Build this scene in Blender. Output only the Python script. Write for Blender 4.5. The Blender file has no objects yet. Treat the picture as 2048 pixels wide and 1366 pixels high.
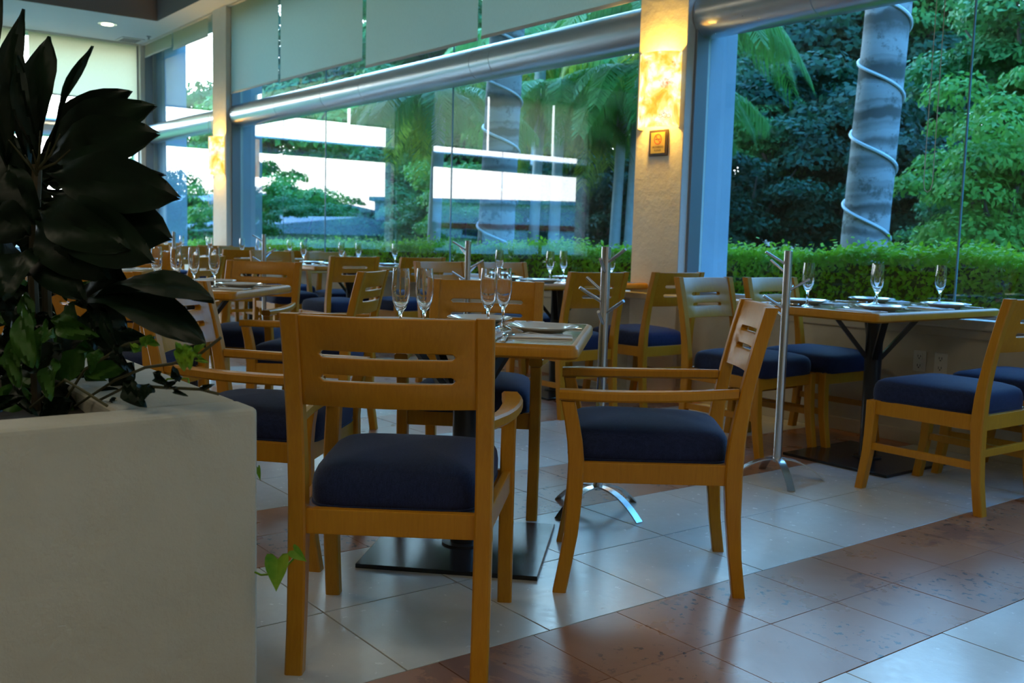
import bpy, bmesh, math, random
import numpy as np
from mathutils import Vector, Matrix
rnd = random.Random(7)
npr = np.random.default_rng(7)
C = bpy.context.scene.collection
sc = bpy.context.scene

# ------------------------------------------------------------------ camera
EYE = 1.05
cam = bpy.data.cameras.new('camera')
cam.sensor_width = 36.0
cam.lens = 36.0 * 1977.4 / 2048.0
co = bpy.data.objects.new('camera', cam); C.objects.link(co); sc.camera = co
yaw, pitch, roll = 0.918622, 0.103574, 0.0266118
fw = Vector((-math.sin(yaw)*math.cos(pitch), math.cos(yaw)*math.cos(pitch), -math.sin(pitch)))
rt = Vector((math.cos(yaw), math.sin(yaw), 0)); up = rt.cross(fw)
r2 = rt*math.cos(roll) + up*math.sin(roll); u2 = -rt*math.sin(roll) + up*math.cos(roll)
co.matrix_world = Matrix(((r2.x,u2.x,-fw.x,0),(r2.y,u2.y,-fw.y,0),(r2.z,u2.z,-fw.z,EYE),(0,0,0,1)))
cam.clip_start = 0.05; cam.clip_end = 400
cam.dof.use_dof = True; cam.dof.focus_distance = 2.7; cam.dof.aperture_fstop = 6.3

# ------------------------------------------------------------------ view
sc.view_settings.view_transform = 'Standard'; sc.view_settings.look = 'None'
sc.view_settings.exposure = 0.28; sc.view_settings.gamma = 1.0
sc.view_settings.use_curve_mapping = False
sc.cycles.use_denoising = True
sc.cycles.max_bounces = 12; sc.cycles.transparent_max_bounces = 24
sc.cycles.diffuse_bounces = 4; sc.cycles.glossy_bounces = 5; sc.cycles.transmission_bounces = 10
sc.cycles.sample_clamp_indirect = 6.0
sc.cycles.caustics_refractive = False; sc.cycles.caustics_reflective = False

# ------------------------------------------------------------------ sky: clear dusk, pale rose glow low in the west (-x)
w = bpy.data.worlds.new('dusk_sky'); sc.world = w; w.use_nodes = True
nt = w.node_tree; N = nt.nodes; L = nt.links; N.clear()
def wn(t, **k):
    n = N.new(t)
    for a, b in k.items(): setattr(n, a, b)
    return n
tc = wn('ShaderNodeTexCoord'); sx = wn('ShaderNodeSeparateXYZ'); L.new(tc.outputs['Generated'], sx.inputs[0])
def ramp(stops):
    r = wn('ShaderNodeValToRGB'); e = r.color_ramp.elements
    while len(e) < len(stops): e.new(0.5)
    for el, (p, c) in zip(e, stops): el.position = p; el.color = (*c, 1)
    return r
rz_ = ramp([(0.0, (0.46, 0.76, 1.0)), (0.25, (0.16, 0.50, 1.0)), (1.0, (0.06, 0.34, 1.0))])
rw_ = ramp([(0.0, (1.0, 0.80, 0.76)), (0.12, (1.0, 0.90, 0.86)), (0.45, (0.42, 0.74, 1.0)), (1.0, (0.06, 0.34, 1.0))])
L.new(sx.outputs['Z'], rz_.inputs[0]); L.new(sx.outputs['Z'], rw_.inputs[0])
wf = wn('ShaderNodeMapRange', interpolation_type='SMOOTHSTEP'); wf.inputs[1].default_value = 0.15; wf.inputs[2].default_value = -0.9
L.new(sx.outputs['X'], wf.inputs[0])
mx = wn('ShaderNodeMix', data_type='RGBA'); L.new(wf.outputs[0], mx.inputs[0]); L.new(rz_.outputs[0], mx.inputs[6]); L.new(rw_.outputs[0], mx.inputs[7])
SKY_BLUE, SKY_WEST = 6.2, 12.5
st = wn('ShaderNodeMapRange'); st.inputs[3].default_value = SKY_BLUE; st.inputs[4].default_value = SKY_WEST; L.new(wf.outputs[0], st.inputs[0])
bg = wn('ShaderNodeBackground'); L.new(mx.outputs[2], bg.inputs[0]); L.new(st.outputs[0], bg.inputs[1])
ow = wn('ShaderNodeOutputWorld'); L.new(bg.outputs[0], ow.inputs[0])

# ------------------------------------------------------------------ warm fill lights added under the ceiling, out of view, no fixtures
def area_light(name, loc, size, power, col):
    l = bpy.data.lights.new(name, 'AREA'); l.shape = 'DISK'; l.size = size; l.energy = power; l.color = col
    o = bpy.data.objects.new(name, l); C.objects.link(o); o.location = loc
    return o
WARM = (1.0, 0.80, 0.50)
for x, y, e in [(1.8, 1.4, 16), (-1.0, -0.8, 18), (2.6, -2.2, 26), (-4.8, -0.6, 18), (-8.6, -0.6, 18)]:
    area_light('ceiling_fill', (x, y, 4.38), 1.3, e, (1.0, 0.86, 0.62))

# ------------------------------------------------------------------ materials
def lin(r, g, b):
    f = lambda c: (c/255/12.92) if c/255 <= 0.04045 else ((c/255+0.055)/1.055)**2.4
    return (f(r), f(g), f(b))
class Mat:
    def __init__(s, name):
        s.m = bpy.data.materials.new(name); s.m.use_nodes = True
        s.n = s.m.node_tree.nodes; s.l = s.m.node_tree.links
        s.b = s.n['Principled BSDF']; s.out = s.n['Material Output']
    def node(s, t, **k):
        n = s.n.new(t)
        for a, b in k.items(): setattr(n, a, b)
        return n
    def set(s, **k):
        for a, v in k.items():
            i = s.b.inputs[a.replace('_', ' ')]
            i.default_value = (*v, 1) if isinstance(v, tuple) and len(v) == 3 else v
        return s
    def noise(s, scale, detail=4, rough=0.6, coord='Object', stretch=None, dist=0.0):
        t = s.node('ShaderNodeNewGeometry') if coord == 'Position' else s.node('ShaderNodeTexCoord'); n = s.node('ShaderNodeTexNoise')
        n.inputs['Scale'].default_value = scale; n.inputs['Detail'].default_value = detail
        n.inputs['Roughness'].default_value = rough; n.inputs['Distortion'].default_value = dist
        if stretch:
            mp = s.node('ShaderNodeMapping'); mp.inputs['Scale'].default_value = stretch
            s.l.new(t.outputs[coord], mp.inputs[0]); s.l.new(mp.outputs[0], n.inputs['Vector'])
        else: s.l.new(t.outputs[coord], n.inputs['Vector'])
        return n.outputs['Fac']
    def ramp(s, fac, stops):
        r = s.node('ShaderNodeValToRGB'); e = r.color_ramp.elements
        while len(e) < len(stops): e.new(0.5)
        for el, (p, c) in zip(e, stops): el.position = p; el.color = (*c, 1) if len(c) == 3 else c
        s.l.new(fac, r.inputs[0]); return r.outputs[0]
    def mix(s, f, a, b, mode='MIX'):
        m = s.node('ShaderNodeMix', data_type='RGBA', blend_type=mode)
        for i, v in ((0, f), (6, a), (7, b)):
            if isinstance(v, (int, float)): m.inputs[i].default_value = v
            elif isinstance(v, tuple): m.inputs[i].default_value = (*v, 1)
            else: s.l.new(v, m.inputs[i])
        return m.outputs[2]
    def color(s, c): s.l.new(c, s.b.inputs['Base Color']); return s
    def bump(s, h, strength, dist=0.01):
        b = s.node('ShaderNodeBump'); b.inputs['Strength'].default_value = strength; b.inputs['Distance'].default_value = dist
        s.l.new(h, b.inputs['Height']); s.l.new(b.outputs[0], s.b.inputs['Normal']); return s
    def rand(s):
        o = s.node('ShaderNodeObjectInfo'); return o.outputs['Random']

def plain(name, col, rough=0.5, metal=0.0, spec=0.5):
    return Mat(name).set(Base_Color=col, Roughness=rough, Metallic=metal, Specular_IOR_Level=spec).m

def m_wood(name, dark, light, rough=0.38):
    a = Mat(name)
    g = a.noise(9, 6, 0.65, stretch=(14, 14, 1.2), dist=0.6)
    c = a.ramp(g, [(0.25, dark), (0.75, light)])
    big = a.noise(5, 2)
    c = a.mix(0.35, c, a.ramp(big, [(0.35, dark), (0.7, light)]))
    a.color(c).set(Roughness=rough, Coat_Weight=0.06, Coat_Roughness=0.25, Specular_IOR_Level=0.32)
    return a.bump(g, 0.06, 0.002).m
WOOD = m_wood('amber_lacquered_wood', (0.44, 0.172, 0.005), (0.60, 0.268, 0.014))
def m_fabric():
    a = Mat('navy_woven_fabric')
    g = a.noise(420, 2, 0.7); h = a.noise(60, 3, 0.6, stretch=(6, 1, 1))
    c = a.mix(0.5, a.ramp(g, [(0.3, (0.006, 0.010, 0.034)), (0.72, (0.027, 0.041, 0.112))]), a.ramp(h, [(0.3, (0.008, 0.012, 0.038)), (0.75, (0.023, 0.036, 0.095))]))
    a.color(c).set(Roughness=0.85, Sheen_Weight=0.12, Sheen_Roughness=0.4, Specular_IOR_Level=0.2)
    return a.bump(g, 0.5, 0.002).m
FABRIC = m_fabric()
def m_plaster(name, c1, c2, bump=0.25, scale=14):
    a = Mat(name); n = a.noise(3.5, 5); f = a.noise(scale, 5, 0.65)
    a.color(a.ramp(n, [(0.3, c1), (0.7, c2)])).set(Roughness=0.7, Specular_IOR_Level=0.3)
    return a.bump(f, bump, 0.02).m
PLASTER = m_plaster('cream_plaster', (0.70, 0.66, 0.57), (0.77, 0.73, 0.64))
PLANTER = m_plaster('white_painted_plaster', (0.50, 0.485, 0.40), (0.57, 0.555, 0.47), 0.28, 14)
KNEE = m_plaster('beige_wall_paint', (0.56, 0.50, 0.38), (0.66, 0.60, 0.48), 0.15)
EXTP = m_plaster('exterior_render_sky_tint', (0.42, 0.50, 0.56), (0.48, 0.56, 0.62), 0.1)  # blue of the sky light mixed into the white render's base colour
CEIL = plain('ceiling_paint', (0.62, 0.62, 0.60), 0.85)
FASCIA = plain('fascia_shaded_grey_brown', (0.17, 0.15, 0.14), 0.8)  # ceiling edge gets little light; that shade is put into the colour
WALLP = plain('wall_paint', (0.60, 0.55, 0.46), 0.85)
FRAME = plain('grey_aluminium_frame', (0.28, 0.29, 0.30), 0.45, 0.6)
PLATEM = Mat('glossy_black_steel_plate').set(Base_Color=(0.014, 0.015, 0.018), Roughness=0.22); PLATEM = PLATEM.bump(PLATEM.noise(18, 4, 0.6), 0.12, 0.004).m
BLACK = Mat('black_powder_coat').set(Base_Color=(0.012, 0.013, 0.016), Roughness=0.32).m
def m_steel(name, col, rough, aniso=True):
    a = Mat(name); g = a.noise(30, 2, 0.5, stretch=(1, 1, 0.05) if aniso else None)
    a.set(Base_Color=col, Metallic=1.0); 
    r = a.node('ShaderNodeMapRange'); r.inputs[3].default_value = rough*0.8; r.inputs[4].default_value = rough*1.25
    a.l.new(g, r.inputs[0]); a.l.new(r.outputs[0], a.b.inputs['Roughness'])
    return a.m
STEEL = m_steel('brushed_steel', (0.60, 0.61, 0.62), 0.24)
CHROME = plain('polished_cutlery_steel', (0.75, 0.75, 0.74), 0.12, 1.0)
ALU = m_steel('satin_silver_tube', (0.62, 0.64, 0.66), 0.30, False)
def m_whitetile():
    a = Mat('pale_ceramic_tile'); W_ = 'Position'
    n = a.noise(3.0, 6, 0.7, W_); f = a.noise(30, 4, 0.6, W_); sp = a.noise(13, 5, 0.75, W_)
    c = a.ramp(n, [(0.28, (0.60, 0.59, 0.53)), (0.72, (0.72, 0.71, 0.65))])
    c = a.mix(a.ramp(sp, [(0.66, (0, 0, 0)), (0.80, (0.3, 0.3, 0.3))]), c, (0.30, 0.28, 0.24))
    c = a.mix(0.12, c, a.mix(a.rand(), (0.40, 0.38, 0.33), (0.70, 0.68, 0.61)))
    a.color(c).set(Specular_IOR_Level=0.6)
    r = a.node('ShaderNodeMapRange'); r.inputs[3].default_value = 0.14; r.inputs[4].default_value = 0.34
    a.l.new(f, r.inputs[0]); a.l.new(r.outputs[0], a.b.inputs['Roughness'])
    return a.bump(f, 0.10, 0.005).m
TILE = m_whitetile()
def m_redtile():
    a = Mat('red_travertine_tile'); W_ = 'Position'
    n = a.noise(2.6, 6, 0.65, W_, dist=0.8); v = a.noise(5, 4, 0.55, W_)
    c = a.ramp(n, [(0.25, (0.34, 0.135, 0.060)), (0.5, (0.41, 0.180, 0.088)), (0.78, (0.47, 0.230, 0.120))])
    blot = a.noise(2.4, 7, 0.72, W_, dist=0.5)
    c = a.mix(a.ramp(blot, [(0.575, (0, 0, 0)), (0.60, (0.75, 0.75, 0.75))]), c, (0.22, 0.095, 0.065))
    pit = a.noise(34, 4, 0.6, W_); where = a.noise(2.8, 3, 0.5, W_)
    pm = a.mix(1.0, a.ramp(pit, [(0.585, (0, 0, 0)), (0.615, (1, 1, 1))]), a.ramp(where, [(0.50, (0, 0, 0)), (0.58, (1, 1, 1))]), 'MULTIPLY')
    c = a.mix(pm, c, (0.028, 0.022, 0.024))
    c = a.mix(0.14, c, a.mix(a.rand(), (0.18, 0.08, 0.05), (0.50, 0.29, 0.18)))
    a.color(c).set(Specular_IOR_Level=0.42)
    r = a.node('ShaderNodeMapRange'); r.inputs[3].default_value = 0.22; r.inputs[4].default_value = 0.36
    a.l.new(v, r.inputs[0]); a.l.new(r.outputs[0], a.b.inputs['Roughness'])
    return a.bump(pit, 0.05, 0.003).m
REDTILE = m_redtile()
GROUT = plain('dark_grout', (0.13, 0.12, 0.105), 0.9)
def m_tabletop(name, c1, c2):
    a = Mat(name); g = a.noise(7, 5, 0.6, stretch=(1, 10, 1))
    a.color(a.ramp(g, [(0.3, c1), (0.75, c2)])).set(Roughness=0.16, Coat_Weight=0.5, Coat_Roughness=0.08)
    return a.m
TOP = m_tabletop('lacquered_table_veneer', (0.40, 0.27, 0.13), (0.50, 0.36, 0.19))
CHINA = Mat('white_china').set(Base_Color=(0.80, 0.80, 0.78), Roughness=0.1, Coat_Weight=0.4).m
PAPER = plain('white_paper_napkin', (0.82, 0.82, 0.80), 0.8)
def m_glass_solid():
    a = Mat('clear_drinking_glass'); a.set(Base_Color=(1, 1, 1), Roughness=0.0, IOR=1.45, Transmission_Weight=1.0); return a.m
GLASS = m_glass_solid()
def m_pane():
    a = Mat('window_glass'); a.n.remove(a.b)
    tr = a.node('ShaderNodeBsdfTransparent'); tr.inputs[0].default_value = (0.72, 0.90, 0.96, 1)
    gl = a.node('ShaderNodeBsdfGlossy'); gl.inputs['Roughness'].default_value = 0.0; gl.inputs[0].default_value = (1, 1, 1, 1)
    lw = a.node('ShaderNodeLayerWeight'); lw.inputs[0].default_value = 0.5     # facing = 1-|cos|: the same from both sides of the sheet
    pw = a.node('ShaderNodeMath', operation='POWER'); a.l.new(lw.outputs['Facing'], pw.inputs[0]); pw.inputs[1].default_value = 4.0
    fr = a.node('ShaderNodeMapRange'); fr.inputs[3].default_value = 0.085; fr.inputs[4].default_value = 1.0; a.l.new(pw.outputs[0], fr.inputs[0])
    mxs = a.node('ShaderNodeMixShader'); a.l.new(fr.outputs[0], mxs.inputs[0]); a.l.new(tr.outputs[0], mxs.inputs[1]); a.l.new(gl.outputs[0], mxs.inputs[2])
    a.l.new(mxs.outputs[0], a.out.inputs[0]); return a.m
PANE = m_pane()
def m_blind():
    a = Mat('roller_blind_fabric'); a.n.remove(a.b)
    wv = a.noise(60, 2, 0.5, stretch=(14, 14, 0.4)); c = a.ramp(wv, [(0.3, (0.77, 0.73, 0.58)), (0.7, (0.87, 0.83, 0.68))])
    d = a.node('ShaderNodeBsdfDiffuse'); t = a.node('ShaderNodeBsdfTranslucent'); a.l.new(c, d.inputs[0]); a.l.new(c, t.inputs[0])
    mxs = a.node('ShaderNodeMixShader'); mxs.inputs[0].default_value = 0.66; a.l.new(d.outputs[0], mxs.inputs[1]); a.l.new(t.outputs[0], mxs.inputs[2])
    a.l.new(mxs.outputs[0], a.out.inputs[0]); return a.m
BLIND = m_blind()
def m_leaf(name, c1, c2, rough=0.35, scale=3.0, trans=0.25):
    a = Mat(name); n = a.noise(scale, 4, 0.6)
    c = a.ramp(n, [(0.3, c1), (0.7, c2)])
    a.color(c).set(Roughness=rough, Specular_IOR_Level=0.22)
    t = a.node('ShaderNodeBsdfTranslucent'); a.l.new(c, t.inputs[0])
    mxs = a.node('ShaderNodeMixShader'); mxs.inputs[0].default_value = trans
    a.l.new(a.b.outputs[0], mxs.inputs[1]); a.l.new(t.outputs[0], mxs.inputs[2]); a.l.new(mxs.outputs[0], a.out.inputs[0])
    return a.m
PLANTLEAF = m_leaf('dark_glossy_plant_leaf', (0.0025, 0.008, 0.004), (0.006, 0.020, 0.008), 0.45, 9, 0.05)
PLANTMID = m_leaf('mid_green_plant_leaf', (0.022, 0.075, 0.010), (0.05, 0.13, 0.018), 0.42, 9, 0.12)
POTHOS = m_leaf('yellow_green_vine_leaf', (0.07, 0.24, 0.015), (0.30, 0.44, 0.04), 0.35, 16, 0.25)
STEM = plain('brown_green_stem', (0.06, 0.06, 0.025), 0.6)
CANE = m_wood('brown_cane', (0.05, 0.04, 0.02), (0.10, 0.08, 0.04), 0.7)
SOIL = plain('dark_soil', (0.015, 0.011, 0.008), 0.95)
HEDGEM = m_leaf('hedge_leaf', (0.10, 0.33, 0.008), (0.38, 0.64, 0.025), 0.5, 2.6, 0.42)
TREE_DARK = m_leaf('deep_green_tree_leaf', (0.007, 0.042, 0.016), (0.022, 0.090, 0.030), 0.55, 0.5, 0.3)
TREE_MID = m_leaf('mid_green_tree_leaf', (0.032, 0.135, 0.035), (0.085, 0.26, 0.050), 0.55, 0.5, 0.3)
TREE_LITE = m_leaf('fresh_green_tree_leaf', (0.065, 0.23, 0.03), (0.17, 0.40, 0.05), 0.55, 0.6, 0.35)
PALMLEAF = m_leaf('palm_frond_green', (0.045, 0.20, 0.03), (0.14, 0.36, 0.05), 0.5, 0.8, 0.3)
PALMDRY = m_leaf('palm_frond_yellowing', (0.14, 0.30, 0.03), (0.42, 0.44, 0.05), 0.5, 0.8, 0.3)
BARK = plain('tree_bark', (0.10, 0.08, 0.06), 0.9)
def m_trunk():
    a = Mat('ringed_palm_trunk'); t = a.node('ShaderNodeTexCoord'); s_ = a.node('ShaderNodeSeparateXYZ'); a.l.new(t.outputs['Object'], s_.inputs[0])
    wob = a.noise(2.2, 4); ad = a.node('ShaderNodeMath', operation='MULTIPLY_ADD'); a.l.new(wob, ad.inputs[0]); ad.inputs[1].default_value = 0.22; a.l.new(s_.outputs['Z'], ad.inputs[2])
    sn = a.node('ShaderNodeTexNoise', noise_dimensions='1D'); sn.inputs['Scale'].default_value = 5.2; sn.inputs['Detail'].default_value = 2; a.l.new(ad.outputs[0], sn.inputs['W'])
    c = a.ramp(sn.outputs['Fac'], [(0.34, (0.11, 0.105, 0.095)), (0.46, (0.25, 0.245, 0.23)), (0.56, (0.42, 0.42, 0.41))])
    mo = a.noise(7, 6, 0.75); c = a.mix(a.ramp(mo, [(0.52, (0, 0, 0)), (0.62, (0.8, 0.8, 0.8))]), c, (0.10, 0.10, 0.08))
    a.color(c).set(Roughness=0.85)
    return a.bump(sn.outputs['Fac'], 0.5, 0.02).m
TRUNK = m_trunk()
SHAFT = plain('pale_palm_crownshaft', (0.45, 0.50, 0.48), 0.6)
TRUNKPALE = m_plaster('pale_palm_bark', (0.42, 0.44, 0.42), (0.62, 0.64, 0.62), 0.4, 9)
ROPE = plain('white_light_tube', (0.80, 0.82, 0.84), 0.4)
GRASS = m_plaster('lawn_grass', (0.05, 0.13, 0.02), (0.10, 0.22, 0.035), 0.4, 30)
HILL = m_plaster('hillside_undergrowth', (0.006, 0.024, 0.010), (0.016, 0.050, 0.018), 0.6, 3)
ROOF = m_leaf('corrugated_blue_grey_roof', (0.40, 0.46, 0.54), (0.52, 0.58, 0.66), 0.5, 0.4, 0.0)
BWALL = m_plaster('building_wall', (0.66, 0.70, 0.74), (0.74, 0.78, 0.82), 0.1)
REDSTRIP = plain('red_fascia_band', (0.55, 0.05, 0.03), 0.5)
WHITEP = plain('white_plastic', (0.70, 0.69, 0.64), 0.4)
DARKP = plain('dark_slot', (0.02, 0.02, 0.02), 0.6)
GOLD = plain('gold_sign_plate', (0.66, 0.46, 0.10), 0.38, 0.55)
SIGNFRAME = plain('dark_sign_frame', (0.028, 0.018, 0.010), 0.4)
SIGNRED = plain('sign_red_ring', (0.42, 0.07, 0.02), 0.5)
SIGNINK = plain('sign_dark_ink', (0.05, 0.03, 0.02), 0.5)
BRASS = plain('brass_edge', (0.65, 0.45, 0.16), 0.3, 1.0)
CORD = plain('beaded_cord', (0.45, 0.45, 0.36), 0.5)
def m_alabaster():
    a = Mat('lit_alabaster'); n = a.noise(7, 5, 0.6, dist=0.5); v = a.noise(11, 5, 0.65)
    c = a.ramp(n, [(0.28, (0.70, 0.20, 0.006)), (0.40, (1.0, 0.50, 0.03)), (0.49, (1.0, 0.72, 0.20)), (0.58, (1.0, 0.95, 0.70))])
    c = a.mix(a.ramp(v, [(0.58, (0, 0, 0)), (0.68, (0.85, 0.85, 0.85))]), c, (0.60, 0.13, 0.005))
    a.set(Base_Color=(0.7, 0.5, 0.25), Roughness=0.5)
    a.l.new(c, a.b.inputs['Emission Color']); a.b.inputs['Emission Strength'].default_value = 1.1
    return a.m
ALABASTER = m_alabaster()
def m_emit(name, col, s):
    a = Mat(name); a.set(Base_Color=(0.8, 0.8, 0.8), Emission_Color=col, Emission_Strength=s); return a.m
BULB = m_emit('downlight_bulb', (1.0, 0.84, 0.50), 9.0)

# ------------------------------------------------------------------ geometry helpers
class MB:
    def __init__(s): s.v = []; s.f = []
    def add(s, vs, fs):
        o = len(s.v); s.v += [tuple(v) for v in vs]; s.f += [tuple(i+o for i in f) for f in fs]; return s
    def box(s, x0, x1, y0, y1, z0, z1):
        v = [(x, y, z) for z in (z0, z1) for y in (y0, y1) for x in (x0, x1)]
        return s.add(v, [(0,2,3,1),(4,5,7,6),(0,1,5,4),(2,6,7,3),(0,4,6,2),(1,3,7,5)])
    def prism(s, poly, z0, z1):
        n = len(poly)
        v = [(x, y, z0) for x, y in poly] + [(x, y, z1) for x, y in poly]
        return s.add(v, [tuple(reversed(range(n))), tuple(range(n, 2*n))] + [(i, (i+1) % n, n+(i+1) % n, n+i) for i in range(n)])
    def loft(s, rings, caps=True, closed=True):
        n = len(rings[0]); o = [p for r in rings for p in r]; fs = []
        for k in range(len(rings)-1):
            for i in range(n if closed else n-1):
                j = (i+1) % n
                fs.append((k*n+i, k*n+j, (k+1)*n+j, (k+1)*n+i))
        if caps: fs += [tuple(reversed(range(n))), tuple(range((len(rings)-1)*n, len(rings)*n))]
        return s.add(o, fs)
    def tube(s, pts, r, n=8, caps=True):
        pts = [Vector(p) for p in pts]; rings = []
        rs = r if isinstance(r, (list, tuple)) else [r]*len(pts)
        ref = None
        for i, p in enumerate(pts):
            d = (pts[min(i+1, len(pts)-1)] - pts[max(i-1, 0)]).normalized()
            if ref is None:
                ref = Vector((0,0,1)) if abs(d.z) < 0.9 else Vector((1,0,0))
            a = (ref - d*ref.dot(d)).normalized(); b = d.cross(a); ref = a
            rings.append([p + (a*math.cos(t) + b*math.sin(t))*rs[i] for t in [2*math.pi*k/n for k in range(n)]])
        return s.loft(rings, caps)
    def lathe(s, prof, n=20, c=(0, 0)):
        rings = [[(c[0]+r*math.cos(2*math.pi*k/n), c[1]+r*math.sin(2*math.pi*k/n), z) for k in range(n)] for r, z in prof]
        return s.loft(rings, True)
    def bar(s, path, hx, hy, ch=0.2):
        """vertical-ish bar with rectangular chamfered horizontal sections; path of (x,y,z)"""
        rings = []
        for i, (x, y, z) in enumerate(path):
            a = hx[i] if isinstance(hx, (list, tuple)) else hx; b = hy[i] if isinstance(hy, (list, tuple)) else hy
            c = ch*min(a, b)
            rings.append([(x-a+c, y-b, z), (x+a-c, y-b, z), (x+a, y-b+c, z), (x+a, y+b-c, z), (x+a-c, y+b, z), (x-a+c, y+b, z), (x-a, y+b-c, z), (x-a, y-b+c, z)])
        return s.loft(rings, True)
    def beam(s, a, b, wdt, hgt):
        """straight rectangular bar from a to b; width horizontal, height vertical"""
        a, b = Vector(a), Vector(b); d = (b-a).normalized(); h = Vector((0,0,1)) if abs(d.z) < 0.95 else Vector((1,0,0))
        sd = d.cross(h).normalized()*wdt/2; u = sd.cross(d).normalized()*hgt/2
        return s.loft([[p-sd-u, p+sd-u, p+sd+u, p-sd+u] for p in (a, b)], True)
    def build(s, name, mat, parent=None, smooth=False, bevel=0.0, seg=2, loc=None, angle=30):
        me = bpy.data.meshes.new(name); me.from_pydata(s.v, [], s.f)
        bm = bmesh.new(); bm.from_mesh(me)
        bmesh.ops.recalc_face_normals(bm, faces=bm.faces)
        if bevel:
            es = [e for e in bm.edges if len(e.link_faces) == 2 and e.calc_face_angle(0) > math.radians(angle)]
            bmesh.ops.bevel(bm, geom=es, offset=bevel, segments=seg, profile=0.6, affect='EDGES', clamp_overlap=True)
        if smooth:
            for f in bm.faces: f.smooth = True
            for e in bm.edges:
                if len(e.link_faces) == 2 and e.calc_face_angle(0) > math.radians(42): e.smooth = False
        bm.to_mesh(me); bm.free(); me.materials.append(mat)
        o = bpy.data.objects.new(name, me); C.objects.link(o)
        if parent: o.parent = parent
        if loc: o.location = loc
        return o

def tag(o, label=None, cat=None, group=None, kind=None):
    if label: o['label'] = label
    if cat: o['category'] = cat
    if group: o['group'] = group
    if kind: o['kind'] = kind
    return o
def thing(name, label=None, cat=None, loc=(0, 0, 0), rz=0.0, group=None, kind=None):
    o = bpy.data.objects.new(name, None); C.objects.link(o); o.location = loc; o.rotation_euler = (0, 0, rz)
    o.empty_display_size = 0.1
    return tag(o, label, cat, group, kind)
def dup(root, loc, rz=0.0, label=None, group=None):
    def cp(o, par):
        c = o.copy(); C.objects.link(c); c.parent = par
        for ch in kids.get(o.name, []): cp(ch, c)
        return c
    kids = {}
    def walk(o):
        kids[o.name] = list(o.children)
        for ch in o.children: walk(ch)
    walk(root)
    r = cp(root, None); r.location = loc; r.rotation_euler = (0, 0, rz)
    if label: r['label'] = label
    if group: r['group'] = group
    return r
def quads(name, mat, V, parent=None, kind=None):
    """V: (n,4,3) array of quad corners -> one mesh"""
    n = len(V); me = bpy.data.meshes.new(name)
    me.vertices.add(4*n); me.vertices.foreach_set('co', np.ascontiguousarray(V, dtype=np.float32).ravel())
    me.loops.add(4*n); me.loops.foreach_set('vertex_index', np.arange(4*n, dtype=np.int32))
    me.polygons.add(n); me.polygons.foreach_set('loop_start', np.arange(0, 4*n, 4, dtype=np.int32))
    me.update(calc_edges=True); me.materials.append(mat)
    o = bpy.data.objects.new(name, me); C.objects.link(o)
    if parent: o.parent = parent
    if kind: o['kind'] = kind
    return o
def leaf_quads(P, Nn, ln, wd):
    """leaf diamonds at points P with normals Nn"""
    n = len(P); R = npr.normal(size=(n, 3)); T = R - (R*Nn).sum(1)[:, None]*Nn; T /= np.linalg.norm(T, axis=1)[:, None]+1e-9
    B = np.cross(Nn, T); l = ln*(0.6+0.8*npr.random(n))[:, None]; wv = wd*(0.7+0.6*npr.random(n))[:, None]
    return np.stack([P-T*l*0.5, P+B*wv*0.5+T*l*0.05, P+T*l*0.5, P-B*wv*0.5+T*l*0.05], 1)
STR = dict(kind='structure')

# ------------------------------------------------------------------ dimensions of the room
XE, XR, YB = -16.34, 5.0, -8.2            # end wall, right wall, back wall (inner faces)
YK, YP, YG, YO = 4.95, 4.92, 5.12, 5.41   # kneewall face, pillar face, glass plane, outer pillar face
ZS, ZC, ZT = 0.70, 3.94, 4.45             # sill, soffit, raised ceiling
PILL = [(-5.08, -4.63), (-13.17, -12.69)] # pillars of the window wall (x ranges)
PEND = [(-0.20, 0.61), (-4.67, -4.22)]     # pillars of the end wall (y ranges)

# ------------------------------------------------------------------ floor, tile by tile
floor = thing('floor', 'indoor floor of pale square tiles crossed by red stone bands', None, **STR)
MB().box(XE-0.3, XR+0.2, YB-0.2, YK+0.35, -0.12, -0.004).build('mortar_bed', GROUT, floor)
def view_px(x, y, z=0.0):
    q = Vector((x, y, z-EYE)); d = q.dot(fw)
    return (1024+1977.4*q.dot(r2)/d, 683-1977.4*q.dot(u2)/d, d) if d > 0.05 else (9e9, 9e9, d)
tiles = []
X0, PER, WT, RT = -1.362, 1.508, 0.448, 0.306
YW0, YR0 = 1.2145, 1.9065
def tile_rows(y0, step):
    k0 = math.floor((YB-y0)/step); ys = []
    y = y0+k0*step
    while y < YK: ys.append((max(y, YB), min(y+step, YK+0.02))); y += step
    return ys
k = -5
while X0-k*PER > XE-PER:
    xb = X0-k*PER
    cols = [(xb-RT, xb, 'r'), (xb-2*RT, xb-RT, 'r'), (xb-2*RT-WT, xb-2*RT, 'w'), (xb-2*RT-2*WT, xb-2*RT-WT, 'w')]
    for x0, x1, t in cols:
        x0, x1 = max(x0, XE), min(x1, XR)
        if x1-x0 < 0.03: continue
        for y0, y1 in tile_rows(YW0 if t == 'w' else YR0, WT if t == 'w' else 0.302):
            if y1-y0 < 0.02: continue
            xc, yc = (x0+x1)/2, (y0+y1)/2
            px, py, d = view_px(xc, yc)
            vis = -60 < px < 2110 and py < 1420 and d > 0.3
            tiles.append((d if vis else 1e6+abs(xc)+abs(yc), x0, x1, y0, y1, t))
    k += 1
tiles.sort(key=lambda t: t[0])
near, far = tiles[:300], tiles[300:]
tmesh = {}
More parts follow.
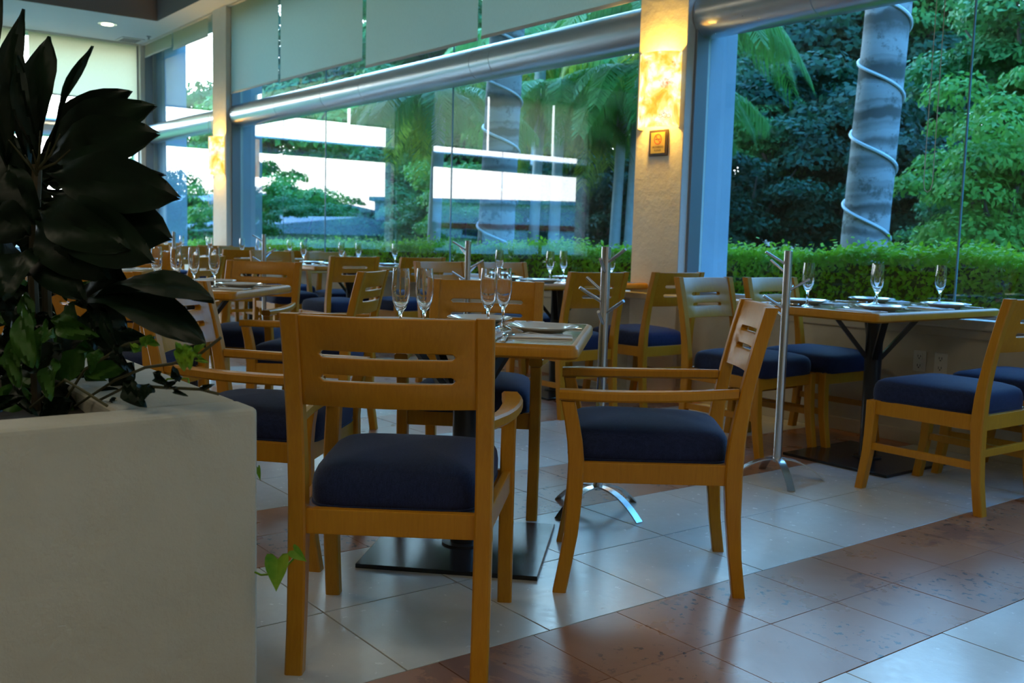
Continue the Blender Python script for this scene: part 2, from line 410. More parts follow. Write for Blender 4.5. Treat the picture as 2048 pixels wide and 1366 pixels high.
for d, x0, x1, y0, y1, t in near:
    g = 0.0022 if t == 'w' else 0.0012
    key = (round(x1-x0, 3), round(y1-y0, 3), t)
    hx, hy = (x1-x0)/2-g, (y1-y0)/2-g
    if key not in tmesh:
        mb = MB(); e = 0.0006
        mb.loft([[(-a, -b, z), (a, -b, z), (a, b, z), (-a, b, z)] for a, b, z in ((hx, hy, -0.006), (hx, hy, -e), (hx-e, hy-e, 0.0))])
        o = mb.build('tile', TILE if t == 'w' else REDTILE, floor); tmesh[key] = o.data
    else:
        o = bpy.data.objects.new('tile', tmesh[key]); C.objects.link(o); o.parent = floor
    o.location = ((x0+x1)/2, (y0+y1)/2, rnd.uniform(-0.0004, 0.0004))
for t, mat, nm in (('w', TILE, 'pale_tiles'), ('r', REDTILE, 'red_tiles')):
    mb = MB()
    for d, x0, x1, y0, y1, tt in far:
        if tt == t: mb.box(x0+0.002, x1-0.002, y0+0.002, y1-0.002, -0.006, 0)
    mb.build(nm, mat, floor)['kind'] = 'stuff'

# ------------------------------------------------------------------ walls, sills, pillars, ceiling
def struct(name, mb, mat, label=None, bevel=0.0, parent=None, smooth=False):
    o = mb.build(name, mat, parent, bevel=bevel, smooth=smooth)
    if not parent: o['kind'] = 'structure'
    if label: o['label'] = label
    return o
wf_ = thing('wall_front', 'low beige wall under the long window with cream sill and pillars', None, **STR)
MB().box(XE-0.3, XR, YK, YO, -0.1, ZS-0.05).build('low_wall', KNEE, wf_)
MB().box(XE-0.3, XR, YK-0.035, YO+0.04, ZS-0.05, ZS).build('sill', PLASTER, wf_, bevel=0.008)
MB().box(XE, XR, YK-0.016, YK+0.01, ZS-0.10, ZS-0.05).build('sill_moulding', KNEE, wf_, bevel=0.006)
MB().box(XE, XR, YK-0.012, YK+0.01, 0.0, 0.075).build('base_moulding', KNEE, wf_, bevel=0.004)
MB().box(XE-0.3, XR, YK-0.01, YO, ZC-0.02, ZT+0.3).build('upper_lintel', WALLP, wf_)
for x0, x1 in PILL:
    MB().box(x0, x1, YP, YO, 0.0, ZC).build('pillar', PLASTER, wf_, bevel=0.006)
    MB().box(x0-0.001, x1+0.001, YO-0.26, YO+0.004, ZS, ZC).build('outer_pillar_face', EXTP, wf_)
MB().box(XE-0.35, XE+0.06, YK-0.03, YO, 0.0, ZC).build('corner_pillar', PLASTER, wf_, bevel=0.006)
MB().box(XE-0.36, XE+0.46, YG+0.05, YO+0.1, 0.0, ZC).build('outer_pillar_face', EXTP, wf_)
we = thing('wall_end', 'far end wall with low sill and pillars between its windows', None, **STR)
MB().box(XE-0.42, XE, YB, YK, -0.1, ZS-0.05).build('low_wall', KNEE, we)
MB().box(XE-0.46, XE+0.035, YB, YK, ZS-0.05, ZS).build('sill', PLASTER, we, bevel=0.008)
MB().box(XE-0.42, XE+0.01, YB, YK, ZC-0.02, ZT+0.3).build('upper_lintel', WALLP, we)
MB().box(XE-0.42, XE, YB, PEND[1][0], ZS, ZC).build('solid_panel', WALLP, we)
for y0, y1 in PEND:
    MB().box(XE-0.42, XE+0.03, y0, y1, 0.0, ZC).build('pillar', PLASTER, we, bevel=0.006)
struct('wall_back', MB().box(XE-0.4, XR+0.2, YB-0.2, YB, -0.1, ZT+0.3), WALLP, 'plain plaster wall behind the dining room')
struct('wall_right', MB().box(XR, XR+0.2, YB, YO, -0.1, ZT+0.3), WALLP, 'plain plaster wall beyond the frame to the right')
ce = thing('ceiling', 'white ceiling with a lowered border and a raised middle edged in painted shade', None, **STR)
CX0, CX1, CY0, CY1 = -14.36, 3.6, -6.4, 4.58
MB().box(XE-0.3, XR, CY1, YK+0.02, ZC, ZC+0.04).build('lowered_border', CEIL, ce)
MB().box(XE-0.3, CX0, YB, CY1, ZC, ZC+0.04).build('lowered_border', CEIL, ce)
MB().box(CX0, XR, YB, CY0, ZC, ZC+0.04).build('lowered_border', CEIL, ce)
MB().box(CX1, XR, CY0, CY1, ZC, ZC+0.04).build('lowered_border', CEIL, ce)
for b in ((CX0, CX1, CY1-0.004, CY1+0.06), (CX0-0.06, CX0+0.004, CY0, CY1+0.06), (CX0, CX1, CY0-0.06, CY0), (CX1, CX1+0.06, CY0, CY1)):
    MB().box(b[0], b[1], b[2], b[3], ZC+0.001, ZT+0.02).build('fascia', FASCIA, ce)
MB().box(XE-0.4, XR+0.2, YB-0.2, YO+0.05, ZT, ZT+0.3).build('raised_panel', CEIL, ce)

# windows: aluminium frame, panes, silver tube across
def window(n, a, b, seams, along, label, tubes):
    root = thing('window_%d' % n, label, None, **STR)
    zb = 2.555; R_ = 0.148
    def bx(u0, u1, v0, v1, z0, z1, nm, mat, bevel=0.0):
        mb = MB().box(u0, u1, v0, v1, z0, z1) if along == 'x' else MB().box(v0, v1, u0, u1, z0, z1)
        return mb.build(nm, mat, root, bevel=bevel)
    g = YG if along == 'x' else XE-0.17
    s = 1 if along == 'x' else -1
    lo, hi = (g-0.13, g-0.015) if along == 'x' else (g+0.015, g+0.13)
    bx(a, a+0.022, lo, hi, ZS, ZC, 'frame_post', FRAME, 0.003); bx(b-0.022, b, lo, hi, ZS, ZC, 'frame_post', FRAME, 0.003)
    bx(a, b, lo+0.05 if along == 'x' else lo, hi if along == 'x' else hi-0.05, ZS-0.002, ZS+0.03, 'frame_sill', FRAME, 0.003)
    ed = [a] + seams + [b]
    for u0, u1 in zip(ed[:-1], ed[1:]):
        for z0, z1 in ((ZS+0.01, zb), (zb, ZC)):
            mb = MB(); u0_, u1_ = u0+0.003, u1-0.003
            p = [(u0_, g), (u1_, g)]
            q = [(x, y) if along == 'x' else (y, x) for x, y in p]
            mb.add([(*q[0], z0), (*q[1], z0), (*q[1], z1-0.002), (*q[0], z1-0.002)], [(0, 1, 2, 3)])
            mb.build('pane', PANE, root)
    for u in seams:
        bx(u-0.004, u+0.004, g-0.006, g+0.006, ZS, ZC, 'seam_strip', SEAM)
    te = [a+0.002] + tubes + [b-0.002]
    for u0, u1 in zip(te[:-1], te[1:]):
        mb = MB(); n_ = 40
        ring = lambda u, r: [((u, g-0.02*s+r*math.cos(2*math.pi*k/n_), zb+r*math.sin(2*math.pi*k/n_)) if along == 'x' else (g+0.02+r*math.cos(2*math.pi*k/n_), u, zb+r*math.sin(2*math.pi*k/n_))) for k in range(n_)]
        mb.loft([ring(u0+0.0015, R_-0.004), ring(u0+0.004, R_), ring(u1-0.004, R_), ring(u1-0.0015, R_-0.004)])
        mb.build('tube_segment', ALU, root, smooth=True)
    return root
SEAM = plain('glass_edge_seam', (0.16, 0.30, 0.33), 0.2)
window(1, PILL[0][1], XR, [-2.79, 0.0, 2.4], 'x', 'near right window bay with the thick trunk behind it', [-3.72, -1.6, 0.6, 2.8])
window(2, PILL[1][1], PILL[0][0], [-10.24, -7.69], 'x', 'long middle window bay between the two lamp pillars', [-11.28, -10.06, -9.19, -7.21, -6.92])
window(3, XE+0.06, PILL[1][0], [], 'x', 'narrow far window bay beside the corner', [-14.7])
window(4, PEND[0][1], YK-0.03, [2.8], 'y', 'end wall window bay next to the corner', [2.1])
window(5, PEND[1][1], PEND[0][0], [-2.0], 'y', 'second window bay of the end wall', [-1.5])

# ------------------------------------------------------------------ roller blinds
def blind(along, u0, u1, zbot, label):
    r = thing('roller_blind', label, 'blind', group='roller blinds above the silver tube')
    pl = 4.985 if along == 'x' else XE-0.045
    mk = (lambda a, b, p, q, z0, z1: MB().box(a, b, p, q, z0, z1)) if along == 'x' else (lambda a, b, p, q, z0, z1: MB().box(p, q, a, b, z0, z1))
    mk(u0, u1, pl-0.0015, pl+0.0015, zbot+0.01, ZC-0.005).build('fabric', BLIND, r)
    mk(u0, u1, pl-0.008, pl+0.008, zbot-0.012, zbot+0.014).build('bottom_rail', RAIL, r, bevel=0.003)
    return r
RAIL = plain('blind_rail', (0.62, 0.62, 0.56), 0.5)
blind('x', -13.19+0.02, -11.22, 2.835, 'greenish roller blind just right of the far lamp pillar')
blind('x', -11.15, -9.17, 2.825, 'greenish roller blind second from the far lamp pillar')
blind('x', -9.09, -7.13, 2.74, 'greenish roller blind hanging lowest, third from the far lamp pillar')
blind('x', -7.07, -5.09, 2.745, 'greenish roller blind next to the near lamp pillar')
blind('x', -4.60, -2.82, 2.74, 'roller blind above the right window, cords hanging from it')
blind('x', -2.75, -0.6, 2.74, 'roller blind above the right window, second from the lamp pillar')
blind('x', -0.5, 1.8, 2.74, 'roller blind above the right window, third from the lamp pillar')
blind('x', -14.93+0.02, -13.5, 3.68, 'short rolled up blind left of the far lamp pillar')
blind('x', -16.24, -14.98, 3.74, 'short rolled up blind at the corner of the window walls')
blind('y', 3.33, 4.9, 3.04, 'bright back lit blind on the end wall beside the corner')
blind('y', 1.62, 3.26, 3.07, 'bright back lit blind on the end wall behind the plant')
blind('y', 0.64, 1.56, 3.05, 'narrow back lit blind on the end wall beside its pillar')
blind('y', -1.50, -0.23, 2.81, 'blind of the second end wall bay beside the pillar')
blind('y', -3.18, -1.55, 2.81, 'blind in the middle of the second end wall bay')
blind('y', -4.2, -3.24, 2.81, 'narrow blind at the far side of the second end wall bay')
def cord(label, x, y, ztop, zbot, wd):
    pts = [(x, y, ztop)] + [(x, y, z) for z in (zbot+0.2, zbot+0.05)] + [(x-wd*0.15, y, zbot+0.015), (x-wd*0.5, y, zbot), (x-wd*0.85, y, zbot+0.015)] + [(x-wd, y, z) for z in (zbot+0.05, zbot+0.2)] + [(x-wd*0.9, y, ztop)]
    o = MB().tube(pts, 0.0028, 6).build('pull_cord', CORD, None, smooth=True)
    return tag(o, label, 'cord')
cord('looped blind cord hanging before the right window', -2.885, 4.985, 3.0, 1.355, 0.05)
cord('looped blind cord beside the far lamp pillar', -13.27, 4.94, 2.60, 1.37, 0.12)

# ------------------------------------------------------------------ ceiling fittings
d = thing('downlight', 'lit round downlight in the white ceiling border', 'lamp', (-15.02, 4.09, ZC))
MB().lathe([(0.085, -0.001), (0.13, -0.001), (0.13, -0.012), (0.085, -0.016)], 32).build('trim_ring', CHROME, d, smooth=True)
MB().lathe([(0.0, -0.006), (0.084, -0.006), (0.080, -0.022), (0.0, -0.034)], 32).build('bulb', BULB, d, smooth=True)
dl = bpy.data.lights.new('downlight_beam', 'SPOT'); dl.energy = 60; dl.color = WARM; dl.spot_size = 2.0; dl.spot_blend = 0.6; dl.shadow_soft_size = 0.08
do = bpy.data.objects.new('downlight_beam', dl); C.objects.link(do); do.location = (-15.02, 4.09, ZC-0.03)
v = thing('ceiling_vent', 'square slatted air vent in the ceiling corner', 'vent', (-16.05, 4.70, ZC))
MB().box(-0.2, 0.2, -0.17, 0.17, -0.004, 0.0).build('backing', FASCIA, v)
for a, b, c_, d_ in ((-0.2, 0.2, -0.17, -0.14), (-0.2, 0.2, 0.14, 0.17), (-0.2, -0.17, -0.14, 0.14), (0.17, 0.2, -0.14, 0.14)):
    MB().box(a, b, c_, d_, -0.014, -0.001).build('frame_side', WHITEP, v)
for i in range(8):
    y = -0.125+i*0.035; MB().box(-0.17, 0.17, y-0.006, y+0.006, -0.012, -0.004).build('slat', FRAME, v)
s_ = thing('fire_sprinkler', 'small sprinkler head on the ceiling beside the vent', 'sprinkler', (-15.55, 4.83, ZC))
MB().lathe([(0.035, 0.0), (0.035, -0.01), (0.012, -0.014), (0.012, -0.05), (0.0, -0.05)], 14).build('body', FRAME, s_, smooth=True)
MB().lathe([(0.0, -0.052), (0.03, -0.052), (0.03, -0.056), (0.0, -0.056)], 14).build('deflector', CHROME, s_)

# ------------------------------------------------------------------ wall lamps and the sign
def sconce(xc, zc, label):
    r = thing('wall_lamp', label, 'lamp', (xc, YP, zc), 0, 'alabaster lamps on the window pillars')
    n = 28; W, D, H = 0.172, 0.135, 0.245; th = 0.012
    def prof(ins): return [((W-ins)*math.cos(math.pi*k/n), -(D-ins)*math.sin(math.pi*k/n)) for k in range(n+1)]
    o_, i_ = prof(0), prof(th); mb = MB()
    v_ = [(x, y, z) for z in (-H, H) for x, y in o_] + [(x, y, z) for z in (-H, H) for x, y in i_]; m = n+1
    fs = []
    for k in range(n):
        fs += [(k, k+1, m+k+1, m+k), (2*m+k+1, 2*m+k, 3*m+k, 3*m+k+1), (m+k, m+k+1, 3*m+k+1, 3*m+k), (k+1, k, 2*m+k, 2*m+k+1)]
    mb.add(v_, fs).build('shade', ALABASTER, r, smooth=True)
    MB().box(-0.06, 0.06, -0.018, -0.001, -0.1, 0.1).build('back_plate', BRASS, r, bevel=0.003)
    for sx_ in (-1, 1): MB().box(sx_*0.155-0.012, sx_*0.155+0.012, -0.012, -0.001, 0.10, 0.14).build('bracket', BRASS, r)
    for dz, pw in ((0.12, 30), (-0.10, 13)):
        l = bpy.data.lights.new('lamp_bulb', 'POINT'); l.energy = pw; l.color = (1.0, 0.60, 0.10); l.shadow_soft_size = 0.03
        lo = bpy.data.objects.new('lamp_bulb', l); C.objects.link(lo); lo.location = (xc, YP-0.065, zc+dz)
    return r
near_lamp = sconce(-4.845, 2.065, 'glowing half round alabaster lamp above the no smoking sign')
mb = MB()
for da, dz, rr_ in ((-0.10, 0.0, 0.012), (0.08, 0.004, 0.014), (0.26, 0.0, 0.012), (0.02, 0.024, 0.006)):
    pts = []
    for k in range(17):
        t = 2*math.pi*k/16*0.86+0.5; a = math.radians(48)-da+math.cos(t)*rr_/0.155
        pts.append((0.1735*math.cos(a), -0.1365*math.sin(a), -0.178+dz+math.sin(t)*rr_))
    mb.tube(pts, 0.0011, 5)
mb.build('engraved_mark', SIGNINK, near_lamp)
sconce(-12.92, 2.035, 'glowing half round alabaster lamp on the far pillar')
sg = thing('no_smoking_sign', 'small gold no smoking sign in dark frame under the near lamp', 'sign', (-4.85, YP, 1.725))
MB().box(-0.088, 0.088, -0.012, -0.001, -0.088, 0.088).build('frame', SIGNFRAME, sg, bevel=0.003)
MB().box(-0.066, 0.066, -0.0145, -0.012, -0.070, 0.070).build('plate', GOLD, sg)
mb = MB(); n = 32
mb.loft([[(r*math.cos(2*math.pi*k/n), y, 0.024+r*math.sin(2*math.pi*k/n)) for k in range(n)] for r, y in ((0.030, -0.0145), (0.030, -0.0160), (0.036, -0.0160), (0.036, -0.0145))], False)
mb.beam((-0.022, -0.0155, 0.046), (0.022, -0.0155, 0.002), 0.001, 0.005)
ring = mb.build('ban_ring', SIGNRED, sg)
MB().box(-0.024, 0.014, -0.0152, -0.0145, 0.020, 0.0265).box(0.016, 0.024, -0.0152, -0.0145, 0.020, 0.0265).build('cigarette', SIGNINK, sg)
MB().tube([(0.02, -0.0150, 0.028), (0.023, -0.0150, 0.034), (0.018, -0.0150, 0.040), (0.022, -0.0150, 0.046)], 0.0012, 5).build('smoke_curl', SIGNINK, sg)
def text(body, size, x, y, z, parent, mat, name='lettering', rot=(math.pi/2, 0, 0)):
    cu = bpy.data.curves.new(name, 'FONT'); cu.body = body; cu.size = size; cu.align_x = 'CENTER'; cu.align_y = 'CENTER'; cu.extrude = 0.0003
    tmp = bpy.data.objects.new('tmp', cu); C.objects.link(tmp)
    dg = bpy.context.evaluated_depsgraph_get(); me = bpy.data.meshes.new_from_object(tmp.evaluated_get(dg)); bpy.data.objects.remove(tmp)
    me.materials.clear(); me.materials.append(mat)
    o = bpy.data.objects.new(name, me); C.objects.link(o); o.parent = parent; o.location = (x, y, z); o.rotation_euler = rot
    return o
text('PROHIBIDO', 0.020, 0, -0.0150, -0.030, sg, SIGNINK); text('FUMAR', 0.020, 0, -0.0150, -0.052, sg, SIGNINK)

# ------------------------------------------------------------------ power sockets on the low wall
def socket(x, label):
    r = thing('power_socket', label, 'socket', (x, YK, 0.455), 0, 'power sockets on the low wall')
    MB().box(-0.036, 0.036, -0.008, -0.001, -0.056, 0.056).build('cover_plate', WHITEP, r, bevel=0.003)
    for dz in (-0.025, 0.025):
        o = MB().box(-0.017, 0.017, -0.0105, -0.008, dz-0.016, dz+0.016).build('outlet', WHITEP, r, bevel=0.002)
        MB().box(-0.009, -0.006, -0.0115, -0.0105, dz-0.004, dz+0.008).box(0.006, 0.009, -0.0115, -0.0105, dz-0.004, dz+0.008).box(-0.003, 0.003, -0.0115, -0.0105, dz-0.012, dz-0.006).build('slots', DARKP, o)
socket(-2.865, 'white double power socket on the low wall, the one nearer the pillar')
socket(-2.745, 'white double power socket on the low wall, the one farther from the pillar')

# ------------------------------------------------------------------ chairs
def cushion(wf2, wr2, yf, yr, zb, zt):
    n = 40; mb = MB(); rings = []
    yc, hy = (yf+yr)/2, (yf-yr)/2
    for s, z in ((0.0, zb), (0.94, zb), (0.985, zb+0.008), (1.0, zb+0.022), (1.0, zt-0.042), (0.985, zt-0.020), (0.950, zt-0.004), (0.88, zt+0.006), (0.72, zt+0.016), (0.5, zt+0.024), (0.25, zt+0.029), (0.0, zt+0.030)):
        r = []
        for k in range(n):
            t = 2*math.pi*k/n; cx, sy = math.cos(t), math.sin(t); e = 2/7.0
            ux = math.copysign(abs(cx)**e, cx); uy = math.copysign(abs(sy)**e, sy)
            wd = wr2+(wf2-wr2)*(uy*s+1)/2
            r.append((ux*s*wd, yc+uy*s*hy, z))
        rings.append(r)
    mb.loft(rings, False)
    pipe = [(p[0]*1.004, p[1], p[2]) for p in rings[2]]; pipe.append(pipe[0])
    return mb, MB().tube(pipe, 0.0042, 6, False)
def back_panel(hw, z0, z1, ypost, slots, curve=0.022, th=0.024):
    """ypost(z): y of post centre; slots = (half width, [(za, zb)...])"""
    sw, ss = slots
    xs = sorted({-hw, hw} | {round(-sw+i*2*sw/12, 4) for i in range(13)} | {-hw*0.93, hw*0.93})
    zs = sorted({z0, z1} | {z for s in ss for z in s} | {(s[0]+s[1])/2 for s in ss})
    solid = lambda i, j: not (xs[i] >= -sw-1e-4 and xs[i+1] <= sw+1e-4 and any(zs[j] >= a-1e-6 and zs[j+1] <= b+1e-6 for a, b in ss))
    nx, nz = len(xs), len(zs); V = []; idx = {}
    def vid(i, j, k):
        if (i, j, k) not in idx:
            x, z = xs[i], zs[j]; dx = x
            for a, b in ss:   # round the slot ends
                if abs(z-(a+b)/2) > 1e-6 and (abs(z-a) < 1e-6 or abs(z-b) < 1e-6) and abs(abs(x)-sw) < 1e-4: dx = math.copysign(sw-0.008, x)
            y = ypost(z) - curve*(1-(x/hw)**2) + (th/2 if k else -th/2)
            idx[(i, j, k)] = len(V); V.append((dx, y, z))
        return idx[(i, j, k)]
    F = []
    for i in range(nx-1):
        for j in range(nz-1):
            if not solid(i, j): continue
            F.append((vid(i,j,0), vid(i+1,j,0), vid(i+1,j+1,0), vid(i,j+1,0))); F.append((vid(i,j,1), vid(i,j+1,1), vid(i+1,j+1,1), vid(i+1,j,1)))
            for (di, dj, a, b) in ((-1, 0, (i, j), (i, j+1)), (1, 0, (i+1, j+1), (i+1, j)), (0, -1, (i+1, j), (i, j)), (0, 1, (i, j+1), (i+1, j+1))):
                ii, jj = i+di, j+dj
                if ii < 0 or jj < 0 or ii >= nx-1 or jj >= nz-1 or not solid(ii, jj):
                    F.append((vid(*a, 0), vid(*b, 0), vid(*b, 1), vid(*a, 1))[::-1])
    mb = MB(); mb.add(V, F); return mb
def interp(tab, z):
    for (z0, y0), (z1, y1) in zip(tab[:-1], tab[1:]):
        if z <= z1:
            t = (z-z0)/(z1-z0); t = t*t*(3-2*t) if False else t
            return y0+(y1-y0)*t
    return tab[-1][1]
POST = [(0.0, -0.264), (0.12, -0.247), (0.25, -0.236), (0.36, -0.232), (0.45, -0.235), (0.55, -0.247), (0.65, -0.265), (0.75, -0.287), (0.87, -0.318)]
FRONT = [(0.0, 0.272), (0.08, 0.258), (0.18, 0.243), (0.29, 0.236), (0.40, 0.234)]
def make_chair(arms):
    r = thing('dining_armchair' if arms else 'dining_chair', 'tmp', 'chair')
    hf, hr = (0.252, 0.222) if arms else (0.222, 0.205)
    lg = 0.0205
    for s in (-1, 1):
        zs = [0.0, 0.06, 0.12, 0.19, 0.25, 0.31, 0.36, 0.41, 0.47, 0.53, 0.59, 0.65, 0.71, 0.77, 0.82, 0.87]
        MB().bar([(s*hr, interp(POST, z), z) for z in zs], [lg+0.001*(z < 0.4) for z in zs], [0.019+0.007*math.exp(-((z-0.38)/0.16)**2) for z in zs], 0.22).build('rear_leg', WOOD, r, smooth=True)
        if arms:
            fz = [0.0, 0.05, 0.11, 0.18, 0.25, 0.32, 0.40, 0.46, 0.52, 0.58]
            fy = [interp(FRONT, min(z, 0.4)) + (max(z-0.40, 0)/0.18)**1.5*0.030 for z in fz]
            MB().bar([(s*hf, y, z) for y, z in zip(fy, fz)], lg, [0.020+0.004*math.exp(-((z-0.36)/0.15)**2) for z in fz], 0.22).build('front_leg', WOOD, r, smooth=True)
        else:
            fz = [0.0, 0.05, 0.11, 0.18, 0.25, 0.32, 0.395]
            MB().bar([(s*hf, interp(FRONT, z), z) for z in fz], lg, [0.018+0.005*z/0.4 for z in fz], 0.22).build('front_leg', WOOD, r, smooth=True)
        MB().beam((s*hr, -0.225, 0.368), (s*hf, 0.225, 0.368), 0.022, 0.062).build('side_rail', WOOD, r, bevel=0.003)
        if not arms:
            MB().beam((s*hr, -0.240, 0.195), (s*hf, 0.236, 0.195), 0.017, 0.032).build('side_stretcher', WOOD, r, bevel=0.003)
    MB().beam((-hf, 0.232, 0.368), (hf, 0.232, 0.368), 0.022, 0.062).build('front_rail', WOOD, r, bevel=0.003)
    MB().beam((-hr, -0.234, 0.368), (hr, -0.234, 0.368), 0.024, 0.062).build('back_rail', WOOD, r, bevel=0.003)
    if not arms: MB().beam((-hr, -0.240, 0.245), (hr, -0.240, 0.245), 0.017, 0.032).build('back_stretcher', WOOD, r, bevel=0.003)
    cw = 0.028 if arms else 0.012
    cu, pp = cushion(hf-0.018 if arms else hf+0.018, hr-0.014 if arms else hr-0.008, 0.262, -0.228, 0.391, 0.482)
    se = cu.build('seat', FABRIC, r, smooth=True); pp.build('piping', FABRIC, se, smooth=True)
    yp = lambda z: interp(POST, z)
    hw = hr-lg+0.004
    back_panel(hw, 0.655, 0.867, yp, (hw*0.76 if arms else hw*0.62, [(0.716, 0.732), (0.772, 0.788)]), 0.030 if arms else 0.022).build('backrest', WOOD, r, bevel=0.0022, seg=1, smooth=True)
    if arms:
        for s in (-1, 1):
            pts = [(hr, -0.236, 0.612), (hr+0.014, -0.17, 0.609), (hr+0.028, -0.09, 0.605), (hr+0.039, 0.0, 0.602), (hr+0.044, 0.09, 0.600), (hr+0.044, 0.17, 0.599), (hr+0.037, 0.235, 0.599), (hr+0.030, 0.290, 0.598)]
            wd = [0.013, 0.016, 0.020, 0.0235, 0.026, 0.027, 0.027, 0.025]
            rings = []
            for (x, y, z), a in zip(pts, wd):
                b = 0.0155; c = 0.006
                rings.append([(s*(x-a+c), y, z-b), (s*(x+a-c), y, z-b), (s*(x+a), y, z-b+c), (s*(x+a), y, z+b-c), (s*(x+a-c), y, z+b), (s*(x-a+c), y, z+b), (s*(x-a), y, z+b-c), (s*(x-a), y, z-b+c)])
            MB().loft(rings, True).build('armrest', WOOD, r, smooth=True)
    return r
arm0, side0 = make_chair(True), make_chair(False)
used = set()
def face(dx, dy): return math.atan2(dy, dx)-math.pi/2    # rotation that turns local +y to (dx,dy)
def chair(kind, x, y, dx, dy, label, group):
    f = arm0 if kind == 'arm' else side0; rz = face(dx, dy)
    if kind not in used:
        used.add(kind); f.location = (x, y, 0); f.rotation_euler = (0, 0, rz); f['label'] = label; f['group'] = group; return f
    return dup(f, (x, y, 0), rz, label, group)
GA, GS = 'armchairs around the middle tables', 'side chairs at the window tables'
chair('arm', -2.175, 1.326, -0.765, 0.645, 'light wood armchair turned away, nearest of all, before the nearest table', GA)
chair('arm', -2.205, 2.250, -0.66, -0.755, 'light wood armchair seen from its side at the nearest table, beside the slim steel stand', GA)
chair('arm', -3.205, 2.275, 0.74, -0.67, 'light wood armchair across the nearest table, facing the camera', GA)
chair('arm', -3.125, 1.340, 0.707, 0.707, 'light wood armchair at the nearest table half hidden by the planter leaves', GA)
T6 = (-5.16, 1.82); T8 = (-7.60, 1.82); T9 = (-10.05, 1.82); S = 0.7071
def quad(T, names, off=(0.70, 0.70, 0.70, 0.70)):
    for (dx, dy), nm, o in zip(((-S, S), (-S, -S), (S, -S), (S, S)), names, off):
        if nm: chair('arm', T[0]-dx*o, T[1]-dy*o, dx, dy, nm, GA)
quad(T6, ['armchair turned away at the second middle table, behind the planter leaves', 'armchair seen edge on at the right of the second middle table', 'armchair across the second middle table, one long slot showing', 'armchair on the hidden left side of the second middle table'], (0.66, 0.66, 0.66, 0.70))
quad(T8, ['armchair turned away at the third middle table, behind the plant', 'armchair seen edge on at the third middle table, behind four flutes', 'armchair across the third middle table beyond the plant tips', None])
quad(T9, ['armchair turned away at the farthest middle table', 'armchair on the right of the farthest middle table', None, None])
WT_X = [-2.78, -5.23, -8.22, -10.55, -13.1]; nmT = ['right window table', 'near pillar table', 'third window table', 'fourth window table', 'far pillar table']
for i, (tx, nm) in enumerate(zip(WT_X, nmT)):
    xa, xb = tx+0.60, tx-0.52
    ys = (4.045, 4.63) if i == 0 else (3.93, 4.57)
    chair('side', xa, ys[0], -1, 0.02, 'side chair facing left at the %s, room end' % nm, GS)
    chair('side', xa+0.02, ys[1], -1, -0.01, 'side chair facing left at the %s, wall end' % nm, GS)
    chair('side', xb-0.04, ys[0]+0.06, 1, 0.03, 'side chair facing right at the %s, room end' % nm, GS)
    chair('side', xb+(0.0 if i == 0 else -0.04), ys[1]-0.02, 1, 0.0, 'side chair facing right at the %s, wall end' % nm, GS)

# ------------------------------------------------------------------ tables
def rrect(hx, hy, r, n=5):
    pts = []
    for cx, cy, a0 in ((hx-r, hy-r, 0), (-hx+r, hy-r, 90), (-hx+r, -hy+r, 180), (hx-r, -hy+r, 270)):
        for k in range(n+1):
            a = math.radians(a0+90*k/n); pts.append((cx+r*math.cos(a), cy+r*math.sin(a)))
    return pts
def table(x, y, rz, hx, hy, h, label, group, rad=0.03, brace=True, base=0.29):
    r = thing('dining_table', label, 'table', (x, y, 0), rz, group)
    MB().prism(rrect(hx-0.022, hy-0.022, rad*0.7), h-0.034, h).build('tabletop', TOP, r)
    mb = MB(); rings = []
    for ins, z in ((0.022, h-0.042), (0.008, h-0.042), (0.0, h-0.034), (0.0, h-0.012), (0.004, h-0.004), (0.012, h+0.0005), (0.022, h+0.0005)):
        rings.append([(px, py, z) for px, py in rrect(hx-ins, hy-ins, rad)])
    mb.loft(rings, False).build('edge_band', WOOD, r, smooth=True)
    MB().lathe([(0.0, 0.012), (0.041, 0.012), (0.041, h-0.036), (0.0, h-0.036)], 28).build('column', BLACK, r, smooth=True)
    MB().box(-base, base, -base, base, 0.0, 0.014).build('base_plate', PLATEM, r, bevel=0.002)
    MB().lathe([(0.0, 0.014), (0.07, 0.014), (0.07, 0.020), (0.0, 0.020)], 24).build('flange', BLACK, r, smooth=True)
    if brace:
        for a in range(4):
            t = math.radians(45+90*a); MB().beam((0.03*math.cos(t), 0.03*math.sin(t), h-0.26), (0.21*math.cos(t), 0.21*math.sin(t), h-0.038), 0.03, 0.02).build('brace', BLACK, r)
    return r
HT = 0.768
table(-2.705, 1.875, math.radians(45), 0.40, 0.40, 0.745, 'square wooden table nearest the camera, set for four', 'middle tables', 0.035)
table(*T6, math.radians(45), 0.40, 0.40, 0.758, 'square wooden table second in the middle row, beside the planter leaves', 'middle tables', 0.035)
table(*T8, math.radians(45), 0.40, 0.40, 0.758, 'square wooden table third in the middle row, mostly behind the plant', 'middle tables', 0.035)
table(*T9, math.radians(45), 0.40, 0.40, 0.758, 'square wooden table farthest in the middle row', 'middle tables', 0.035)
for i, (tx, nm) in enumerate(zip(WT_X, nmT)):
    table(tx, 4.375, 0, 0.352, 0.535, HT, 'long wooden %s set for four' % nm, 'window tables', 0.02)

